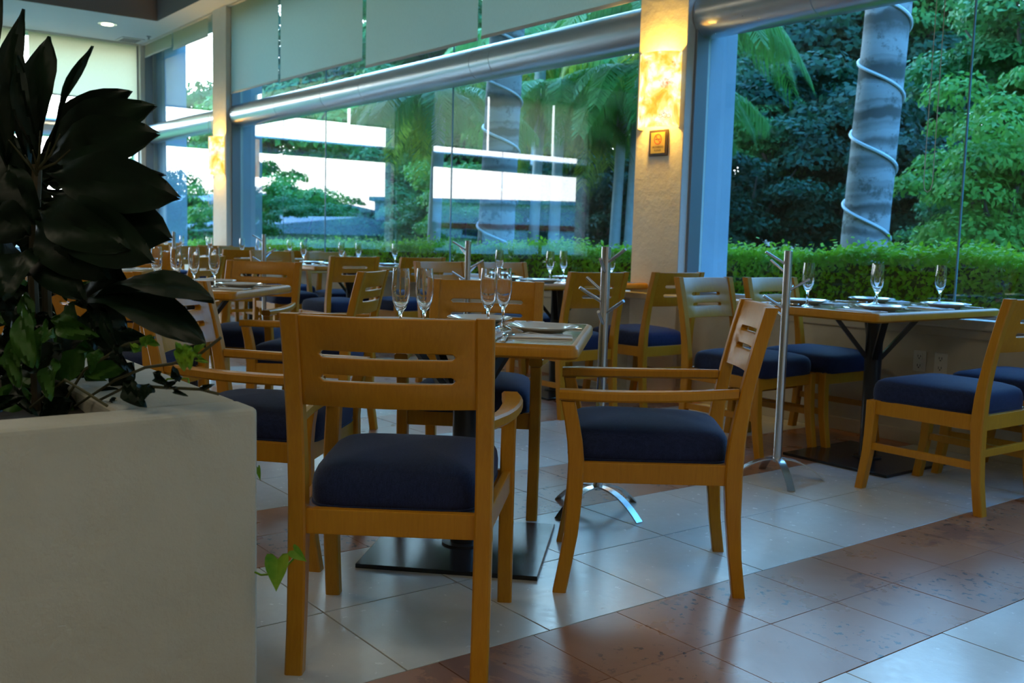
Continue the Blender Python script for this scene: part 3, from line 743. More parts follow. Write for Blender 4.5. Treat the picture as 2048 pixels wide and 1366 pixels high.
# ------------------------------------------------------------------ tableware
def make_flute():
    out = [(0.0, 0.0), (0.030, 0.0), (0.031, 0.002), (0.022, 0.005), (0.008, 0.010), (0.0048, 0.022), (0.0045, 0.055), (0.0065, 0.068), (0.016, 0.082), (0.0245, 0.102), (0.0285, 0.125), (0.0285, 0.150), (0.0265, 0.180), (0.0245, 0.2045)]
    inn = [(0.0232, 0.2045), (0.0250, 0.180), (0.0268, 0.150), (0.0266, 0.126), (0.0222, 0.103), (0.0135, 0.086), (0.004, 0.077), (0.0, 0.0765)]
    o = MB().lathe(out+inn, 24).build('champagne_flute', GLASS, None, smooth=True); tag(o, 'tmp', 'glass', 'champagne flutes'); return o
def make_plate():
    pr = [(0.0, 0.003), (0.060, 0.003), (0.066, 0.0), (0.070, 0.003), (0.085, 0.010), (0.116, 0.019), (0.1185, 0.021), (0.1165, 0.0225), (0.086, 0.014), (0.074, 0.009), (0.066, 0.0065), (0.0, 0.0065)]
    o = MB().lathe(pr, 40).build('dinner_plate', CHINA, None, smooth=True); tag(o, 'tmp', 'plate', 'white dinner plates'); return o
def make_napkin():
    o = MB().box(-0.055, 0.055, -0.10, 0.10, 0.0, 0.0025).box(-0.055, 0.053, -0.098, 0.10, 0.0027, 0.0045).build('paper_napkin', PAPER, None); tag(o, 'tmp', 'napkin', 'paper napkins'); return o
def strip(pts, ws, th):
    mb = MB(); rings = []
    for (y, z), wv in zip(pts, ws): rings.append([(-wv, y, z), (wv, y, z), (wv, y, z+th), (-wv, y, z+th)])
    return mb.loft(rings, True)
def make_fork():
    r = thing('fork', 'tmp', 'fork', group='forks')
    strip([(-0.10, 0.001), (-0.06, 0.001), (0.0, 0.004), (0.035, 0.008), (0.05, 0.005), (0.062, 0.003)], [0.009, 0.006, 0.004, 0.0035, 0.010, 0.0125], 0.002).build('handle', CHROME, r)
    for x in (-0.0105, -0.0035, 0.0035, 0.0105):
        mb = MB(); mb.loft([[(x-a, y, z), (x+a, y, z), (x+a, y, z+0.0018), (x-a, y, z+0.0018)] for y, z, a in ((0.060, 0.003, 0.002), (0.080, 0.003, 0.0017), (0.098, 0.008, 0.001))]).build('tine', CHROME, r)
    return r
def make_knife():
    r = thing('knife', 'tmp', 'knife', group='knives')
    strip([(-0.11, 0.0), (-0.09, 0.0), (0.0, 0.0)], [0.007, 0.008, 0.006], 0.005).build('handle', CHROME, r, bevel=0.001)
    MB().prism([(-0.006, 0.0), (0.008, 0.0), (0.010, 0.06), (0.006, 0.10), (-0.004, 0.118), (-0.006, 0.06)], 0.0015, 0.0035).build('blade', CHROME, r); return r
def make_spoon():
    r = thing('spoon', 'tmp', 'spoon', group='spoons')
    strip([(-0.10, 0.001), (-0.05, 0.002), (0.0, 0.005), (0.042, 0.006)], [0.009, 0.006, 0.004, 0.0045], 0.002).build('handle', CHROME, r)
    mb = MB(); rings = []
    for s, z in ((1.0, 0.008), (0.97, 0.0095), (0.8, 0.005), (0.45, 0.0022), (0.0, 0.001)): rings.append([(0.020*s*math.cos(2*math.pi*k/18), 0.068+0.029*s*math.sin(2*math.pi*k/18), z) for k in range(18)])
    for s, z in ((0.5, 0.0), (0.85, 0.003), (1.0, 0.008)): rings.append([(0.020*s*math.cos(2*math.pi*k/18), 0.068+0.029*s*math.sin(2*math.pi*k/18), z) for k in range(18)])
    mb.loft(rings, False).build('bowl', CHROME, r, smooth=True); return r
proto = dict(flute=make_flute(), plate=make_plate(), napkin=make_napkin(), fork=make_fork(), knife=make_knife(), spoon=make_spoon())
first = set()
def put(k, x, y, z, rz, label, group=None):
    if k not in first:
        first.add(k); o = proto[k]; o.location = (x, y, z); o.rotation_euler = (0, 0, rz); o['label'] = label
        if group: o['group'] = group
        return o
    return dup(proto[k], (x, y, z), rz, label, group)
def place(T, rzT, h, seat, ang, nm, glass=None, full=True):
    """one place setting; seat: local plate centre, ang: direction the sitter faces (local)"""
    ct, st_ = math.cos(rzT), math.sin(rzT)
    W = lambda a, b: (T[0]+a*ct-b*st_, T[1]+a*st_+b*ct)
    f = Vector((math.cos(ang), math.sin(ang))); l = Vector((-f.y, f.x)); c = Vector(seat)
    rz = rzT+ang-math.pi/2; z = h+0.0006
    put('plate', *W(*c), z+0.0002, 0, 'white plate at %s' % nm)
    if full:
        p = c+l*0.165-f*0.01; a = rnd.uniform(-0.12, 0.12)
        put('napkin', *W(*p), z, rz+a, 'white paper napkin under the fork at %s' % nm)
        put('fork', *W(*p), z+0.0046, rz+a*1.5, 'steel fork lying on its napkin at %s' % nm)
        p = c-l*0.140-f*0.01; put('knife', *W(*p), z, rz+rnd.uniform(-0.06, 0.06), 'steel knife beside the plate at %s' % nm)
        p = c-l*0.170-f*0.01; put('spoon', *W(*p), z, rz+rnd.uniform(-0.06, 0.06), 'steel spoon beside the knife at %s' % nm)
    if glass is None: glass = c+f*0.12-l*0.15
    put('flute', *W(*glass), h+0.0008, rnd.random()*6, 'clear flute standing at %s' % nm)
def square_set(T, h, nm, glasses=(None,)*4, full=True):
    for (a, b), ang, who, g in zip(((0, -0.255), (0.255, 0), (0, 0.255), (-0.255, 0)), (90, 180, 270, 0), ('the near seat', 'the right seat', 'the far seat', 'the left seat'), glasses):
        place(T, math.radians(45), h, (a, b), math.radians(ang), '%s of the %s' % (who, nm), Vector(g) if g else None, full)
square_set((-2.705, 1.875), 0.7455, 'nearest table', ((-0.16, -0.27), (0.075, -0.03), (0.11, 0.075), (-0.10, -0.205)))
square_set(T6, 0.7585, 'second middle table', ((-0.10, -0.20), (0.09, -0.18), (0.19, -0.16), (0.0, -0.19)))
square_set(T8, 0.7585, 'third middle table')
def long_set(i, nm, full=True):
    T = (WT_X[i], 4.385)
    ys = (-0.30, 0.26)
    for sx_, ang, side in ((0.205, 180, 'right'), (-0.205, 0, 'left')):
        for y, wh in zip(ys, ('room', 'wall')):
            f = -1 if sx_ > 0 else 1
            place(T, 0.0, HT+0.0005, (sx_, y), math.radians(ang), 'the %s seat, %s end, %s' % (side, wh, nm), Vector((sx_+f*0.115, y-f*0.145 if True else 0)), full)
for i, nm in enumerate(nmT): long_set(i, nm, i < 4)

# ------------------------------------------------------------------ steel bag stands
def make_stand():
    r = thing('bag_stand', 'tmp', 'stand', group='slim steel bag stands')
    MB().lathe([(0.0, 0.085), (0.0185, 0.085), (0.0185, 1.028), (0.0165, 1.03), (0.0, 1.03)], 20).build('pole', STEEL, r, smooth=True)
    for k in range(4):
        t = math.radians(45+90*k); c, s = math.cos(t), math.sin(t); rings = []
        for a in range(9):
            u = a/8; ra = 0.016+0.20*u; z = 0.098-0.096*u**2.1
            sd = Vector((-s, c, 0))*0.0165; p = Vector((c*ra, s*ra, z)); nn = Vector((c*0.9*u, s*0.9*u, 1)).normalized()*0.003
            rings.append([p-sd-nn, p+sd-nn, p+sd+nn, p-sd+nn])
        MB().loft(rings, True).build('foot', STEEL, r, smooth=True)
    for dz, az in ((0.050, 223), (0.088, 165), (0.165, 43), (0.200, 103), (0.243, 223), (0.285, 165)):
        t = math.radians(az); c, s = math.cos(t), math.sin(t); z = 1.03-dz
        MB().tube([(c*0.012, s*0.012, z-0.01), (c*0.10, s*0.10, z+0.042)], 0.0062, 10).build('peg', STEEL, r, smooth=True)
    return r
s0 = make_stand()
s0.location = (-2.745, 3.615, 0); s0.rotation_euler = (0, 0, math.radians(10)); s0['label'] = 'slim steel bag stand before the right window table'
dup(s0, (-2.795, 2.575, 0), math.radians(140), 'slim steel bag stand behind the side on armchair, its splayed feet showing')
dup(s0, (-5.20, 3.60, 0), math.radians(10), 'steel bag stand in front of the near pillar table, upper half showing')
dup(s0, (-8.30, 3.56, 0), math.radians(20), 'thin far steel bag stand beside the long window hedge')
dup(s0, (-10.50, 3.50, 0), math.radians(30), 'farthest steel bag stand, just past the leaf tips')

# ------------------------------------------------------------------ planter and its plants
PX, PY, PZ = -1.755, 0.741, 0.72
pl = thing('planter_box', 'big white plastered planter box at the left edge', 'planter', (PX, PY, 0))
PW, PD, RM = 1.9, 1.15, 0.115    # length towards -y, depth towards -x, rim
MB().box(-0.10, 0.0, -PW, 0.0, 0, PZ).build('side_wall', PLANTER, pl, bevel=0.012, seg=3)
MB().box(-PD, -0.0999, -0.235, -0.0005, 0, PZ-0.0005).build('side_wall', PLANTER, pl, bevel=0.012, seg=3)
MB().box(-PD, -PD+RM, -PW, -0.235, 0, PZ).build('side_wall', PLANTER, pl, bevel=0.012, seg=3)
MB().box(-PD+RM, -0.0999, -PW, -PW+RM, 0, PZ).build('side_wall', PLANTER, pl, bevel=0.012, seg=3)
mb = MB(); nn = 14
gv = [[(-PD+RM-0.01+(PD-RM-0.08)*i/nn, -PW+RM-0.01+(PW-RM-0.215)*j/nn, PZ-0.05+rnd.uniform(-0.02, 0.02)) for i in range(nn+1)] for j in range(nn+1)]
mb.add([p for r in gv for p in r], [(j*(nn+1)+i, j*(nn+1)+i+1, (j+1)*(nn+1)+i+1, (j+1)*(nn+1)+i) for j in range(nn) for i in range(nn)])
mb.build('soil', SOIL, pl, smooth=True)

def leaf_mesh(base, tip, width, sag=0.0, nrm=(0, 0, 1), fold=0.25, nU=10, nV=6, wpos=0.45, rag=0.0, curl=0.0):
    b, t = Vector(base), Vector(tip); ax = t-b; ln = ax.length; d = ax.normalized(); n = Vector(nrm); n = (n-d*n.dot(d)).normalized(); s = d.cross(n)
    V, F = [], []
    for i in range(nU+1):
        u = i/nU
        wv = width*0.5*(math.sin(math.pi*min(1, u**(math.log(0.5)/math.log(wpos))))**0.75 + 0.03) if 0 < u < 1 else width*0.5*0.04
        for j in range(nV+1):
            v_ = j/nV*2-1
            wj = wv*(1+rag*rnd.uniform(-1, 0.6)*(abs(v_) > 0.9)*(u > 0.25))
            p = b + d*ln*u + s*(v_*wj) + n*(abs(v_)*wv*fold*1.0 + curl*wv*v_*v_*math.sin(u*5)) - Vector((0, 0, 1))*sag*ln*(u*u) + n*(0.10*ln*math.sin(math.pi*u))
            p += n*0.006*math.sin(9*u+4*v_)
            V.append(p)
    for i in range(nU):
        for j in range(nV): F.append((i*(nV+1)+j, i*(nV+1)+j+1, (i+1)*(nV+1)+j+1, (i+1)*(nV+1)+j))
    m = MB(); m.add(V, F); return m
#PLANT#
CANES = [[(-2.209, 0.448, 0.733), (-2.223, 0.452, 0.856), (-2.233, 0.452, 0.939), (-2.242, 0.46, 1.052), (-2.252, 0.469, 1.176)], [(-2.245, 0.483, 0.726), (-2.271, 0.485, 0.937), (-2.291, 0.485, 1.084)]]
TWIGS = [[(-2.141, 0.444, 1.155), (-2.136, 0.422, 1.179), (-2.124, 0.393, 1.213)], [(-2.141, 0.444, 1.155), (-2.121, 0.44, 1.17), (-2.095, 0.429, 1.195)], [(-2.141, 0.444, 1.155), (-2.112, 0.454, 1.178), (-2.076, 0.456, 1.21)], [(-2.14, 0.446, 1.16), (-2.106, 0.463, 1.189), (-2.066, 0.472, 1.227)], [(-2.14, 0.446, 1.16), (-2.099, 0.47, 1.173), (-2.052, 0.486, 1.197)], [(-2.14, 0.445, 1.15), (-2.125, 0.434, 1.162), (-2.103, 0.417, 1.185)], [(-2.142, 0.444, 1.155), (-2.119, 0.446, 1.189), (-2.09, 0.442, 1.232)]]
LEAVES = [
 ((-2.289, 0.42, 1.174), (-2.244, 0.449, 1.486), 0.053, 'd', 0.0, 0.25, 0.5, 0.03, (0.79, -0.6, 0.1), 0.0),
 ((-2.377, 0.393, 1.208), (-2.335, 0.425, 1.555), 0.063, 'd', 0.0, 0.2, 0.5, 0.03, (0.79, -0.6, 0.1), 0.0),
 ((-2.308, 0.478, 1.179), (-2.263, 0.5, 1.442), 0.069, 'd', 0.0, 0.15, 0.62, 0.08, (0.79, -0.6, 0.1), 0.0),
 ((-2.371, 0.479, 1.182), (-2.466, 0.484, 1.447), 0.044, 'd', 0.0, 0.2, 0.5, 0.03, (0.79, -0.6, 0.1), 0.0),
 ((-2.196, 0.461, 1.183), (-2.186, 0.425, 1.384), 0.036, 'd', 0.0, 0.4, 0.5, 0.03, (0.79, -0.6, 0.1), 0.0),
 ((-2.183, 0.481, 1.204), (-2.098, 0.543, 1.406), 0.019, 'd', 0.0, 0.6, 0.72, 0.03, (0.79, -0.6, 0.1), 0.0),
 ((-2.279, 0.488, 1.204), (-2.012, 0.637, 1.292), 0.094, 'd', 0.0, 0.18, 0.52, 0.08, (0.79, -0.6, 0.1), 0.0),
 ((-2.242, 0.484, 1.189), (-1.951, 0.623, 1.232), 0.098, 'd', 0.0, 0.2, 0.6, 0.05, (0.79, -0.6, 0.1), 0.0),
 ((-2.301, 0.491, 1.2), (-2.097, 0.615, 1.327), 0.083, 'd', 0.0, 0.2, 0.6, 0.1, (0.79, -0.6, 0.1), 0.0),
 ((-2.183, 0.473, 1.158), (-1.865, 0.632, 1.109), 0.109, 'd', 0.0, 0.2, 0.62, 0.04, (0.79, -0.6, 0.1), 0.0),
 ((-2.24, 0.479, 1.14), (-1.987, 0.646, 1.157), 0.053, 'd', 0.0, 0.3, 0.55, 0.03, (0.79, -0.6, 0.1), 0.0),
 ((-2.182, 0.468, 1.123), (-1.917, 0.633, 1.032), 0.118, 'd', 0.0, 0.2, 0.68, 0.05, (0.79, -0.6, 0.1), 0.0),
 ((-2.161, 0.458, 1.102), (-1.883, 0.588, 0.989), 0.116, 'd', 0.0, 0.2, 0.6, 0.03, (0.79, -0.6, 0.1), 0.0),
 ((-2.13, 0.447, 1.082), (-1.91, 0.556, 1.01), 0.086, 'd', 0.0, 0.25, 0.5, 0.03, (0.79, -0.6, 0.1), 0.0),
 ((-2.185, 0.453, 1.062), (-1.981, 0.537, 0.951), 0.099, 'd', 0.0, 0.25, 0.5, 0.03, (0.79, -0.6, 0.1), 0.0),
 ((-2.187, 0.449, 1.052), (-2.23, 0.414, 1.171), 0.081, 'd', 0.0, 0.25, 0.5, 0.03, (0.79, -0.6, 0.1), 0.0),
 ((-2.137, 0.429, 1.032), (-2.189, 0.368, 1.079), 0.089, 'd', 0.0, 0.25, 0.5, 0.03, (0.79, -0.6, 0.1), 0.0),
 ((-2.247, 0.457, 1.073), (-2.384, 0.397, 1.282), 0.094, 'd', 0.0, 0.25, 0.5, 0.03, (0.79, -0.6, 0.1), 0.0),
 ((-2.131, 0.432, 1.003), (-2.046, 0.361, 0.911), 0.077, 'd', 0.0, 0.25, 0.5, 0.03, (0.79, -0.6, 0.1), 0.0),
 ((-2.178, 0.456, 1.022), (-2.006, 0.497, 0.911), 0.084, 'd', 0.0, 0.25, 0.5, 0.03, (0.79, -0.6, 0.1), 0.0),
 ((-2.187, 0.438, 0.981), (-2.122, 0.354, 0.964), 0.108, 'd', 0.0, 0.25, 0.5, 0.03, (0.79, -0.6, 0.1), 0.0),
 ((-2.061, 0.506, 0.902), (-1.709, 0.639, 0.926), 0.079, 'd', 0.0, 0.18, 0.66, 0, (0.35, -0.2, 0.9), 0.0),
 ((-2.062, 0.506, 0.907), (-1.71, 0.625, 0.847), 0.086, 'd', 0.0, 0.15, 0.62, 0, (0.4, -0.3, 0.85), 0.0),
 ((-1.984, 0.523, 0.898), (-1.855, 0.539, 0.78), 0.023, 'd', 0.0, 0.4, 0.3, 0.03, (0.79, -0.6, 0.1), 0.0),
 ((-2.105, 0.547, 0.99), (-1.999, 0.587, 0.898), 0.066, 'b', 0.0, 0.2, 0.45, 0.03, (0.79, -0.6, 0.1), 0.0),
 ((-2.125, 0.507, 0.913), (-1.913, 0.619, 0.915), 0.069, 'd', 0.0, 0.2, 0.5, 0.03, (0.79, -0.6, 0.1), 0.0),
 ((-1.965, 0.383, 0.907), (-1.904, 0.379, 0.799), 0.045, 'm', 0.0, 0.2, 0.6, 0.03, (0.79, -0.6, 0.1), 0.0),
 ((-1.995, 0.372, 0.868), (-1.937, 0.363, 0.76), 0.031, 'm', 0.0, 0.3, 0.7, 0.03, (0.79, -0.6, 0.1), 0.0),
 ((-1.963, 0.363, 0.77), (-1.948, 0.36, 0.836), 0.036, 'm', 0.0, 0.3, 0.5, 0.03, (0.79, -0.6, 0.1), 0.0),
 ((-2.147, 0.49, 0.983), (-2.082, 0.479, 0.906), 0.03, 'm', 0.0, 0.25, 0.4, 0.03, (0.79, -0.6, 0.1), 0.0),
 ((-1.976, 0.435, 0.802), (-1.901, 0.407, 0.739), 0.037, 'm', 0.0, 0.2, 0.45, 0.03, (0.79, -0.6, 0.1), 0.0),
 ((-1.992, 0.426, 0.876), (-1.942, 0.395, 0.794), 0.022, 'm', 0.0, 0.4, 0.5, 0.03, (0.79, -0.6, 0.1), 0.0),
 ((-2.052, 0.517, 0.898), (-1.985, 0.508, 0.816), 0.033, 'd', 0.0, 0.3, 0.5, 0.03, (0.79, -0.6, 0.1), 0.0),
 ((-2.226, 0.423, 0.796), (-2.314, 0.367, 0.742), 0.028, 'm', 0.0, 0.25, 0.45, 0.03, (0.79, -0.6, 0.1), 0.0),
 ((-2.565, 0.496, 0.851), (-2.626, 0.393, 0.823), 0.057, 'd', 0.0, 0.25, 0.45, 0.03, (0.79, -0.6, 0.1), 0.0),
 ((-2.536, 0.483, 0.878), (-2.504, 0.435, 0.847), 0.036, 'd', 0.0, 0.25, 0.45, 0.03, (0.79, -0.6, 0.1), 0.0),
 ((-2.493, 0.497, 0.917), (-2.487, 0.394, 0.895), 0.057, 'm', 0.0, 0.25, 0.45, 0.03, (0.79, -0.6, 0.1), 0.0),
 ((-2.23, 0.466, 0.724), (-2.2, 0.56, 0.682), 0.032, 'd', 0.0, 0.25, 0.45, 0.03, (0.79, -0.6, 0.1), 0.0),
 ((-2.437, 0.468, 0.734), (-2.336, 0.497, 0.692), 0.051, 'm', 0.0, 0.25, 0.45, 0.03, (0.79, -0.6, 0.1), 0.0),
 ((-2.314, 0.541, 0.679), (-2.163, 0.604, 0.654), 0.053, 'd', 0.0, 0.25, 0.45, 0.03, (0.79, -0.6, 0.1), 0.0),
 ((-2.235, 0.559, 0.849), (-2.229, 0.505, 0.824), 0.051, 'd', 0.0, 0.25, 0.45, 0.03, (0.79, -0.6, 0.1), 0.0),
 ((-2.489, 0.491, 0.907), (-2.39, 0.529, 0.899), 0.046, 'd', 0.0, 0.25, 0.45, 0.03, (0.79, -0.6, 0.1), 0.0),
 ((-2.294, 0.376, 0.822), (-2.193, 0.42, 0.781), 0.04, 'd', 0.0, 0.25, 0.45, 0.03, (0.79, -0.6, 0.1), 0.0),
 ((-2.112, 0.484, 0.707), (-2.157, 0.498, 0.661), 0.03, 'd', 0.0, 0.25, 0.45, 0.03, (0.79, -0.6, 0.1), 0.0),
 ((-2.045, 0.58, 0.697), (-1.968, 0.55, 0.687), 0.037, 'd', 0.0, 0.25, 0.45, 0.03, (0.79, -0.6, 0.1), 0.0),
 ((-2.088, 0.595, 0.709), (-2.103, 0.516, 0.689), 0.047, 'd', 0.0, 0.25, 0.45, 0.03, (0.79, -0.6, 0.1), 0.0),
 ((-2.216, 0.528, 0.684), (-2.292, 0.453, 0.643), 0.039, 'd', 0.0, 0.25, 0.45, 0.03, (0.79, -0.6, 0.1), 0.0),
 ((-1.987, 0.449, 0.819), (-2.079, 0.399, 0.775), 0.045, 'd', 0.0, 0.25, 0.45, 0.03, (0.79, -0.6, 0.1), 0.0),
 ((-2.309, 0.388, 0.766), (-2.277, 0.351, 0.719), 0.053, 'd', 0.0, 0.25, 0.45, 0.03, (0.79, -0.6, 0.1), 0.0),
 ((-1.971, 0.462, 0.721), (-2.016, 0.415, 0.691), 0.044, 'd', 0.0, 0.25, 0.45, 0.03, (0.79, -0.6, 0.1), 0.0),
 ((-2.208, 0.456, 0.858), (-2.243, 0.407, 0.821), 0.054, 'd', 0.0, 0.25, 0.45, 0.03, (0.79, -0.6, 0.1), 0.0),
 ((-1.968, 0.565, 0.782), (-2.039, 0.494, 0.767), 0.036, 'm', 0.0, 0.25, 0.45, 0.03, (0.79, -0.6, 0.1), 0.0),
 ((-2.282, 0.557, 0.909), (-2.239, 0.642, 0.879), 0.059, 'd', 0.0, 0.25, 0.45, 0.03, (0.79, -0.6, 0.1), 0.0),
 ((-2.168, 0.369, 0.754), (-2.144, 0.309, 0.734), 0.027, 'd', 0.0, 0.25, 0.45, 0.03, (0.79, -0.6, 0.1), 0.0),
 ((-2.313, 0.46, 0.704), (-2.215, 0.486, 0.669), 0.031, 'd', 0.0, 0.25, 0.45, 0.03, (0.79, -0.6, 0.1), 0.0),
 ((-2.242, 0.528, 0.823), (-2.171, 0.558, 0.775), 0.038, 'm', 0.0, 0.25, 0.45, 0.03, (0.79, -0.6, 0.1), 0.0),
 ((-2.174, 0.36, 0.838), (-2.201, 0.27, 0.819), 0.043, 'd', 0.0, 0.25, 0.45, 0.03, (0.79, -0.6, 0.1), 0.0),
 ((-2.475, 0.409, 0.796), (-2.444, 0.399, 0.709), 0.063, 'd', 0.0, 0.25, 0.45, 0.03, (0.79, -0.6, 0.1), 0.0),
 ((-1.975, 0.535, 0.711), (-1.915, 0.52, 0.698), 0.042, 'd', 0.0, 0.25, 0.45, 0.03, (0.79, -0.6, 0.1), 0.0),
 ((-2.2, 0.608, 0.691), (-2.159, 0.704, 0.673), 0.039, 'd', 0.0, 0.25, 0.45, 0.03, (0.79, -0.6, 0.1), 0.0),
 ((-2.474, 0.562, 0.803), (-2.528, 0.511, 0.754), 0.065, 'm', 0.0, 0.25, 0.45, 0.03, (0.79, -0.6, 0.1), 0.0),
 ((-2.057, 0.547, 0.931), (-2.038, 0.619, 0.874), 0.034, 'd', 0.0, 0.25, 0.45, 0.03, (0.79, -0.6, 0.1), 0.0),
 ((-2.321, 0.65, 0.698), (-2.193, 0.715, 0.697), 0.031, 'd', 0.0, 0.25, 0.45, 0.03, (0.79, -0.6, 0.1), 0.0),
 ((-2.302, 0.44, 0.767), (-2.195, 0.484, 0.752), 0.058, 'd', 0.0, 0.25, 0.45, 0.03, (0.79, -0.6, 0.1), 0.0),
 ((-2.336, 0.392, 0.92), (-2.252, 0.47, 0.901), 0.045, 'd', 0.0, 0.25, 0.45, 0.03, (0.79, -0.6, 0.1), 0.0),
 ((-2.364, 0.473, 0.834), (-2.431, 0.42, 0.792), 0.041, 'd', 0.0, 0.25, 0.45, 0.03, (0.79, -0.6, 0.1), 0.0),
 ((-2.452, 0.436, 0.927), (-2.477, 0.465, 0.855), 0.047, 'm', 0.0, 0.25, 0.45, 0.03, (0.79, -0.6, 0.1), 0.0),
 ((-2.434, 0.59, 0.915), (-2.318, 0.657, 0.889), 0.042, 'm', 0.0, 0.25, 0.45, 0.03, (0.79, -0.6, 0.1), 0.0),
 ((-2.28, 0.499, 0.869), (-2.282, 0.48, 0.825), 0.043, 'd', 0.0, 0.25, 0.45, 0.03, (0.79, -0.6, 0.1), 0.0),
 ((-2.368, 0.67, 0.82), (-2.34, 0.68, 0.765), 0.035, 'm', 0.0, 0.25, 0.45, 0.03, (0.79, -0.6, 0.1), 0.0),
 ((-2.242, 0.55, 0.736), (-2.24, 0.624, 0.683), 0.034, 'm', 0.0, 0.25, 0.45, 0.03, (0.79, -0.6, 0.1), 0.0),
 ((-2.126, 0.356, 0.922), (-2.147, 0.399, 0.885), 0.053, 'd', 0.0, 0.25, 0.45, 0.03, (0.79, -0.6, 0.1), 0.0),
 ((-2.337, 0.386, 0.903), (-2.36, 0.366, 0.849), 0.031, 'd', 0.0, 0.25, 0.45, 0.03, (0.79, -0.6, 0.1), 0.0),
 ((-2.549, 0.442, 0.699), (-2.473, 0.498, 0.675), 0.063, 'd', 0.0, 0.25, 0.45, 0.03, (0.79, -0.6, 0.1), 0.0),
 ((-2.125, 0.619, 0.77), (-2.158, 0.59, 0.686), 0.049, 'd', 0.0, 0.25, 0.45, 0.03, (0.79, -0.6, 0.1), 0.0),
 ((-2.159, 0.496, 0.688), (-2.087, 0.489, 0.673), 0.06, 'm', 0.0, 0.25, 0.45, 0.03, (0.79, -0.6, 0.1), 0.0),
 ((-2.293, 0.569, 0.722), (-2.311, 0.487, 0.708), 0.062, 'd', 0.0, 0.25, 0.45, 0.03, (0.79, -0.6, 0.1), 0.0),
 ((-2.302, 0.416, 0.801), (-2.289, 0.377, 0.723), 0.058, 'd', 0.0, 0.25, 0.45, 0.03, (0.79, -0.6, 0.1), 0.0),
 ((-2.345, 0.456, 0.878), (-2.313, 0.424, 0.831), 0.063, 'd', 0.0, 0.25, 0.45, 0.03, (0.79, -0.6, 0.1), 0.0),
 ((-2.254, 0.553, 0.7), (-2.246, 0.448, 0.66), 0.039, 'd', 0.0, 0.25, 0.45, 0.03, (0.79, -0.6, 0.1), 0.0),
 ((-2.082, 0.46, 0.85), (-2.05, 0.411, 0.813), 0.03, 'm', 0.0, 0.25, 0.45, 0.03, (0.79, -0.6, 0.1), 0.0),
 ((-2.258, 0.566, 0.88), (-2.25, 0.645, 0.831), 0.066, 'd', 0.0, 0.25, 0.45, 0.03, (0.79, -0.6, 0.1), 0.0),
 ((-2.3, 0.625, 0.82), (-2.264, 0.702, 0.795), 0.038, 'd', 0.0, 0.25, 0.45, 0.03, (0.79, -0.6, 0.1), 0.0),
 ((-2.021, 0.576, 0.731), (-2.027, 0.602, 0.679), 0.05, 'd', 0.0, 0.25, 0.45, 0.03, (0.79, -0.6, 0.1), 0.0),
 ((-2.363, 0.656, 0.856), (-2.331, 0.613, 0.798), 0.033, 'd', 0.0, 0.25, 0.45, 0.03, (0.79, -0.6, 0.1), 0.0),
 ((-2.034, 0.391, 0.727), (-2.094, 0.318, 0.697), 0.026, 'd', 0.0, 0.25, 0.45, 0.03, (0.79, -0.6, 0.1), 0.0),
 ((-2.107, 0.454, 0.822), (-2.162, 0.372, 0.774), 0.044, 'd', 0.0, 0.25, 0.45, 0.03, (0.79, -0.6, 0.1), 0.0),
 ((-2.151, 0.593, 0.922), (-2.217, 0.529, 0.887), 0.046, 'd', 0.0, 0.25, 0.45, 0.03, (0.79, -0.6, 0.1), 0.0),
 ((-2.191, 0.542, 0.841), (-2.139, 0.48, 0.787), 0.056, 'd', 0.0, 0.25, 0.45, 0.03, (0.79, -0.6, 0.1), 0.0),
 ((-2.274, 0.583, 0.665), (-2.295, 0.529, 0.646), 0.042, 'd', 0.0, 0.25, 0.45, 0.03, (0.79, -0.6, 0.1), 0.0),
 ((-2.048, 0.506, 0.805), (-2.105, 0.465, 0.746), 0.056, 'm', 0.0, 0.25, 0.45, 0.03, (0.79, -0.6, 0.1), 0.0),
 ((-2.114, 0.369, 0.713), (-2.109, 0.325, 0.684), 0.043, 'd', 0.0, 0.25, 0.45, 0.03, (0.79, -0.6, 0.1), 0.0),
 ((-2.09, 0.457, 0.867), (-1.982, 0.513, 0.841), 0.043, 'm', 0.0, 0.25, 0.45, 0.03, (0.79, -0.6, 0.1), 0.0),
 ((-2.218, 0.457, 0.869), (-2.175, 0.482, 0.838), 0.036, 'd', 0.0, 0.25, 0.45, 0.03, (0.79, -0.6, 0.1), 0.0),
 ((-2.138, 0.584, 0.689), (-2.107, 0.595, 0.66), 0.063, 'd', 0.0, 0.25, 0.45, 0.03, (0.79, -0.6, 0.1), 0.0),
 ((-2.094, 0.409, 0.921), (-2.105, 0.426, 0.852), 0.032, 'm', 0.0, 0.25, 0.45, 0.03, (0.79, -0.6, 0.1), 0.0),
 ((-2.467, 0.607, 0.808), (-2.352, 0.648, 0.759), 0.062, 'd', 0.0, 0.25, 0.45, 0.03, (0.79, -0.6, 0.1), 0.0),
 ((-2.111, 0.492, 0.893), (-2.044, 0.485, 0.858), 0.056, 'm', 0.0, 0.25, 0.45, 0.03, (0.79, -0.6, 0.1), 0.0),
 ((-2.17, 0.432, 0.707), (-2.176, 0.353, 0.701), 0.057, 'm', 0.0, 0.25, 0.45, 0.03, (0.79, -0.6, 0.1), 0.0),
 ((-2.417, 0.4, 0.876), (-2.38, 0.473, 0.824), 0.035, 'm', 0.0, 0.25, 0.45, 0.03, (0.79, -0.6, 0.1), 0.0),
 ((-2.143, 0.395, 0.745), (-2.031, 0.411, 0.689), 0.029, 'd', 0.0, 0.25, 0.45, 0.03, (0.79, -0.6, 0.1), 0.0),
 ((-1.967, 0.561, 0.73), (-1.992, 0.591, 0.679), 0.038, 'd', 0.0, 0.25, 0.45, 0.03, (0.79, -0.6, 0.1), 0.0),
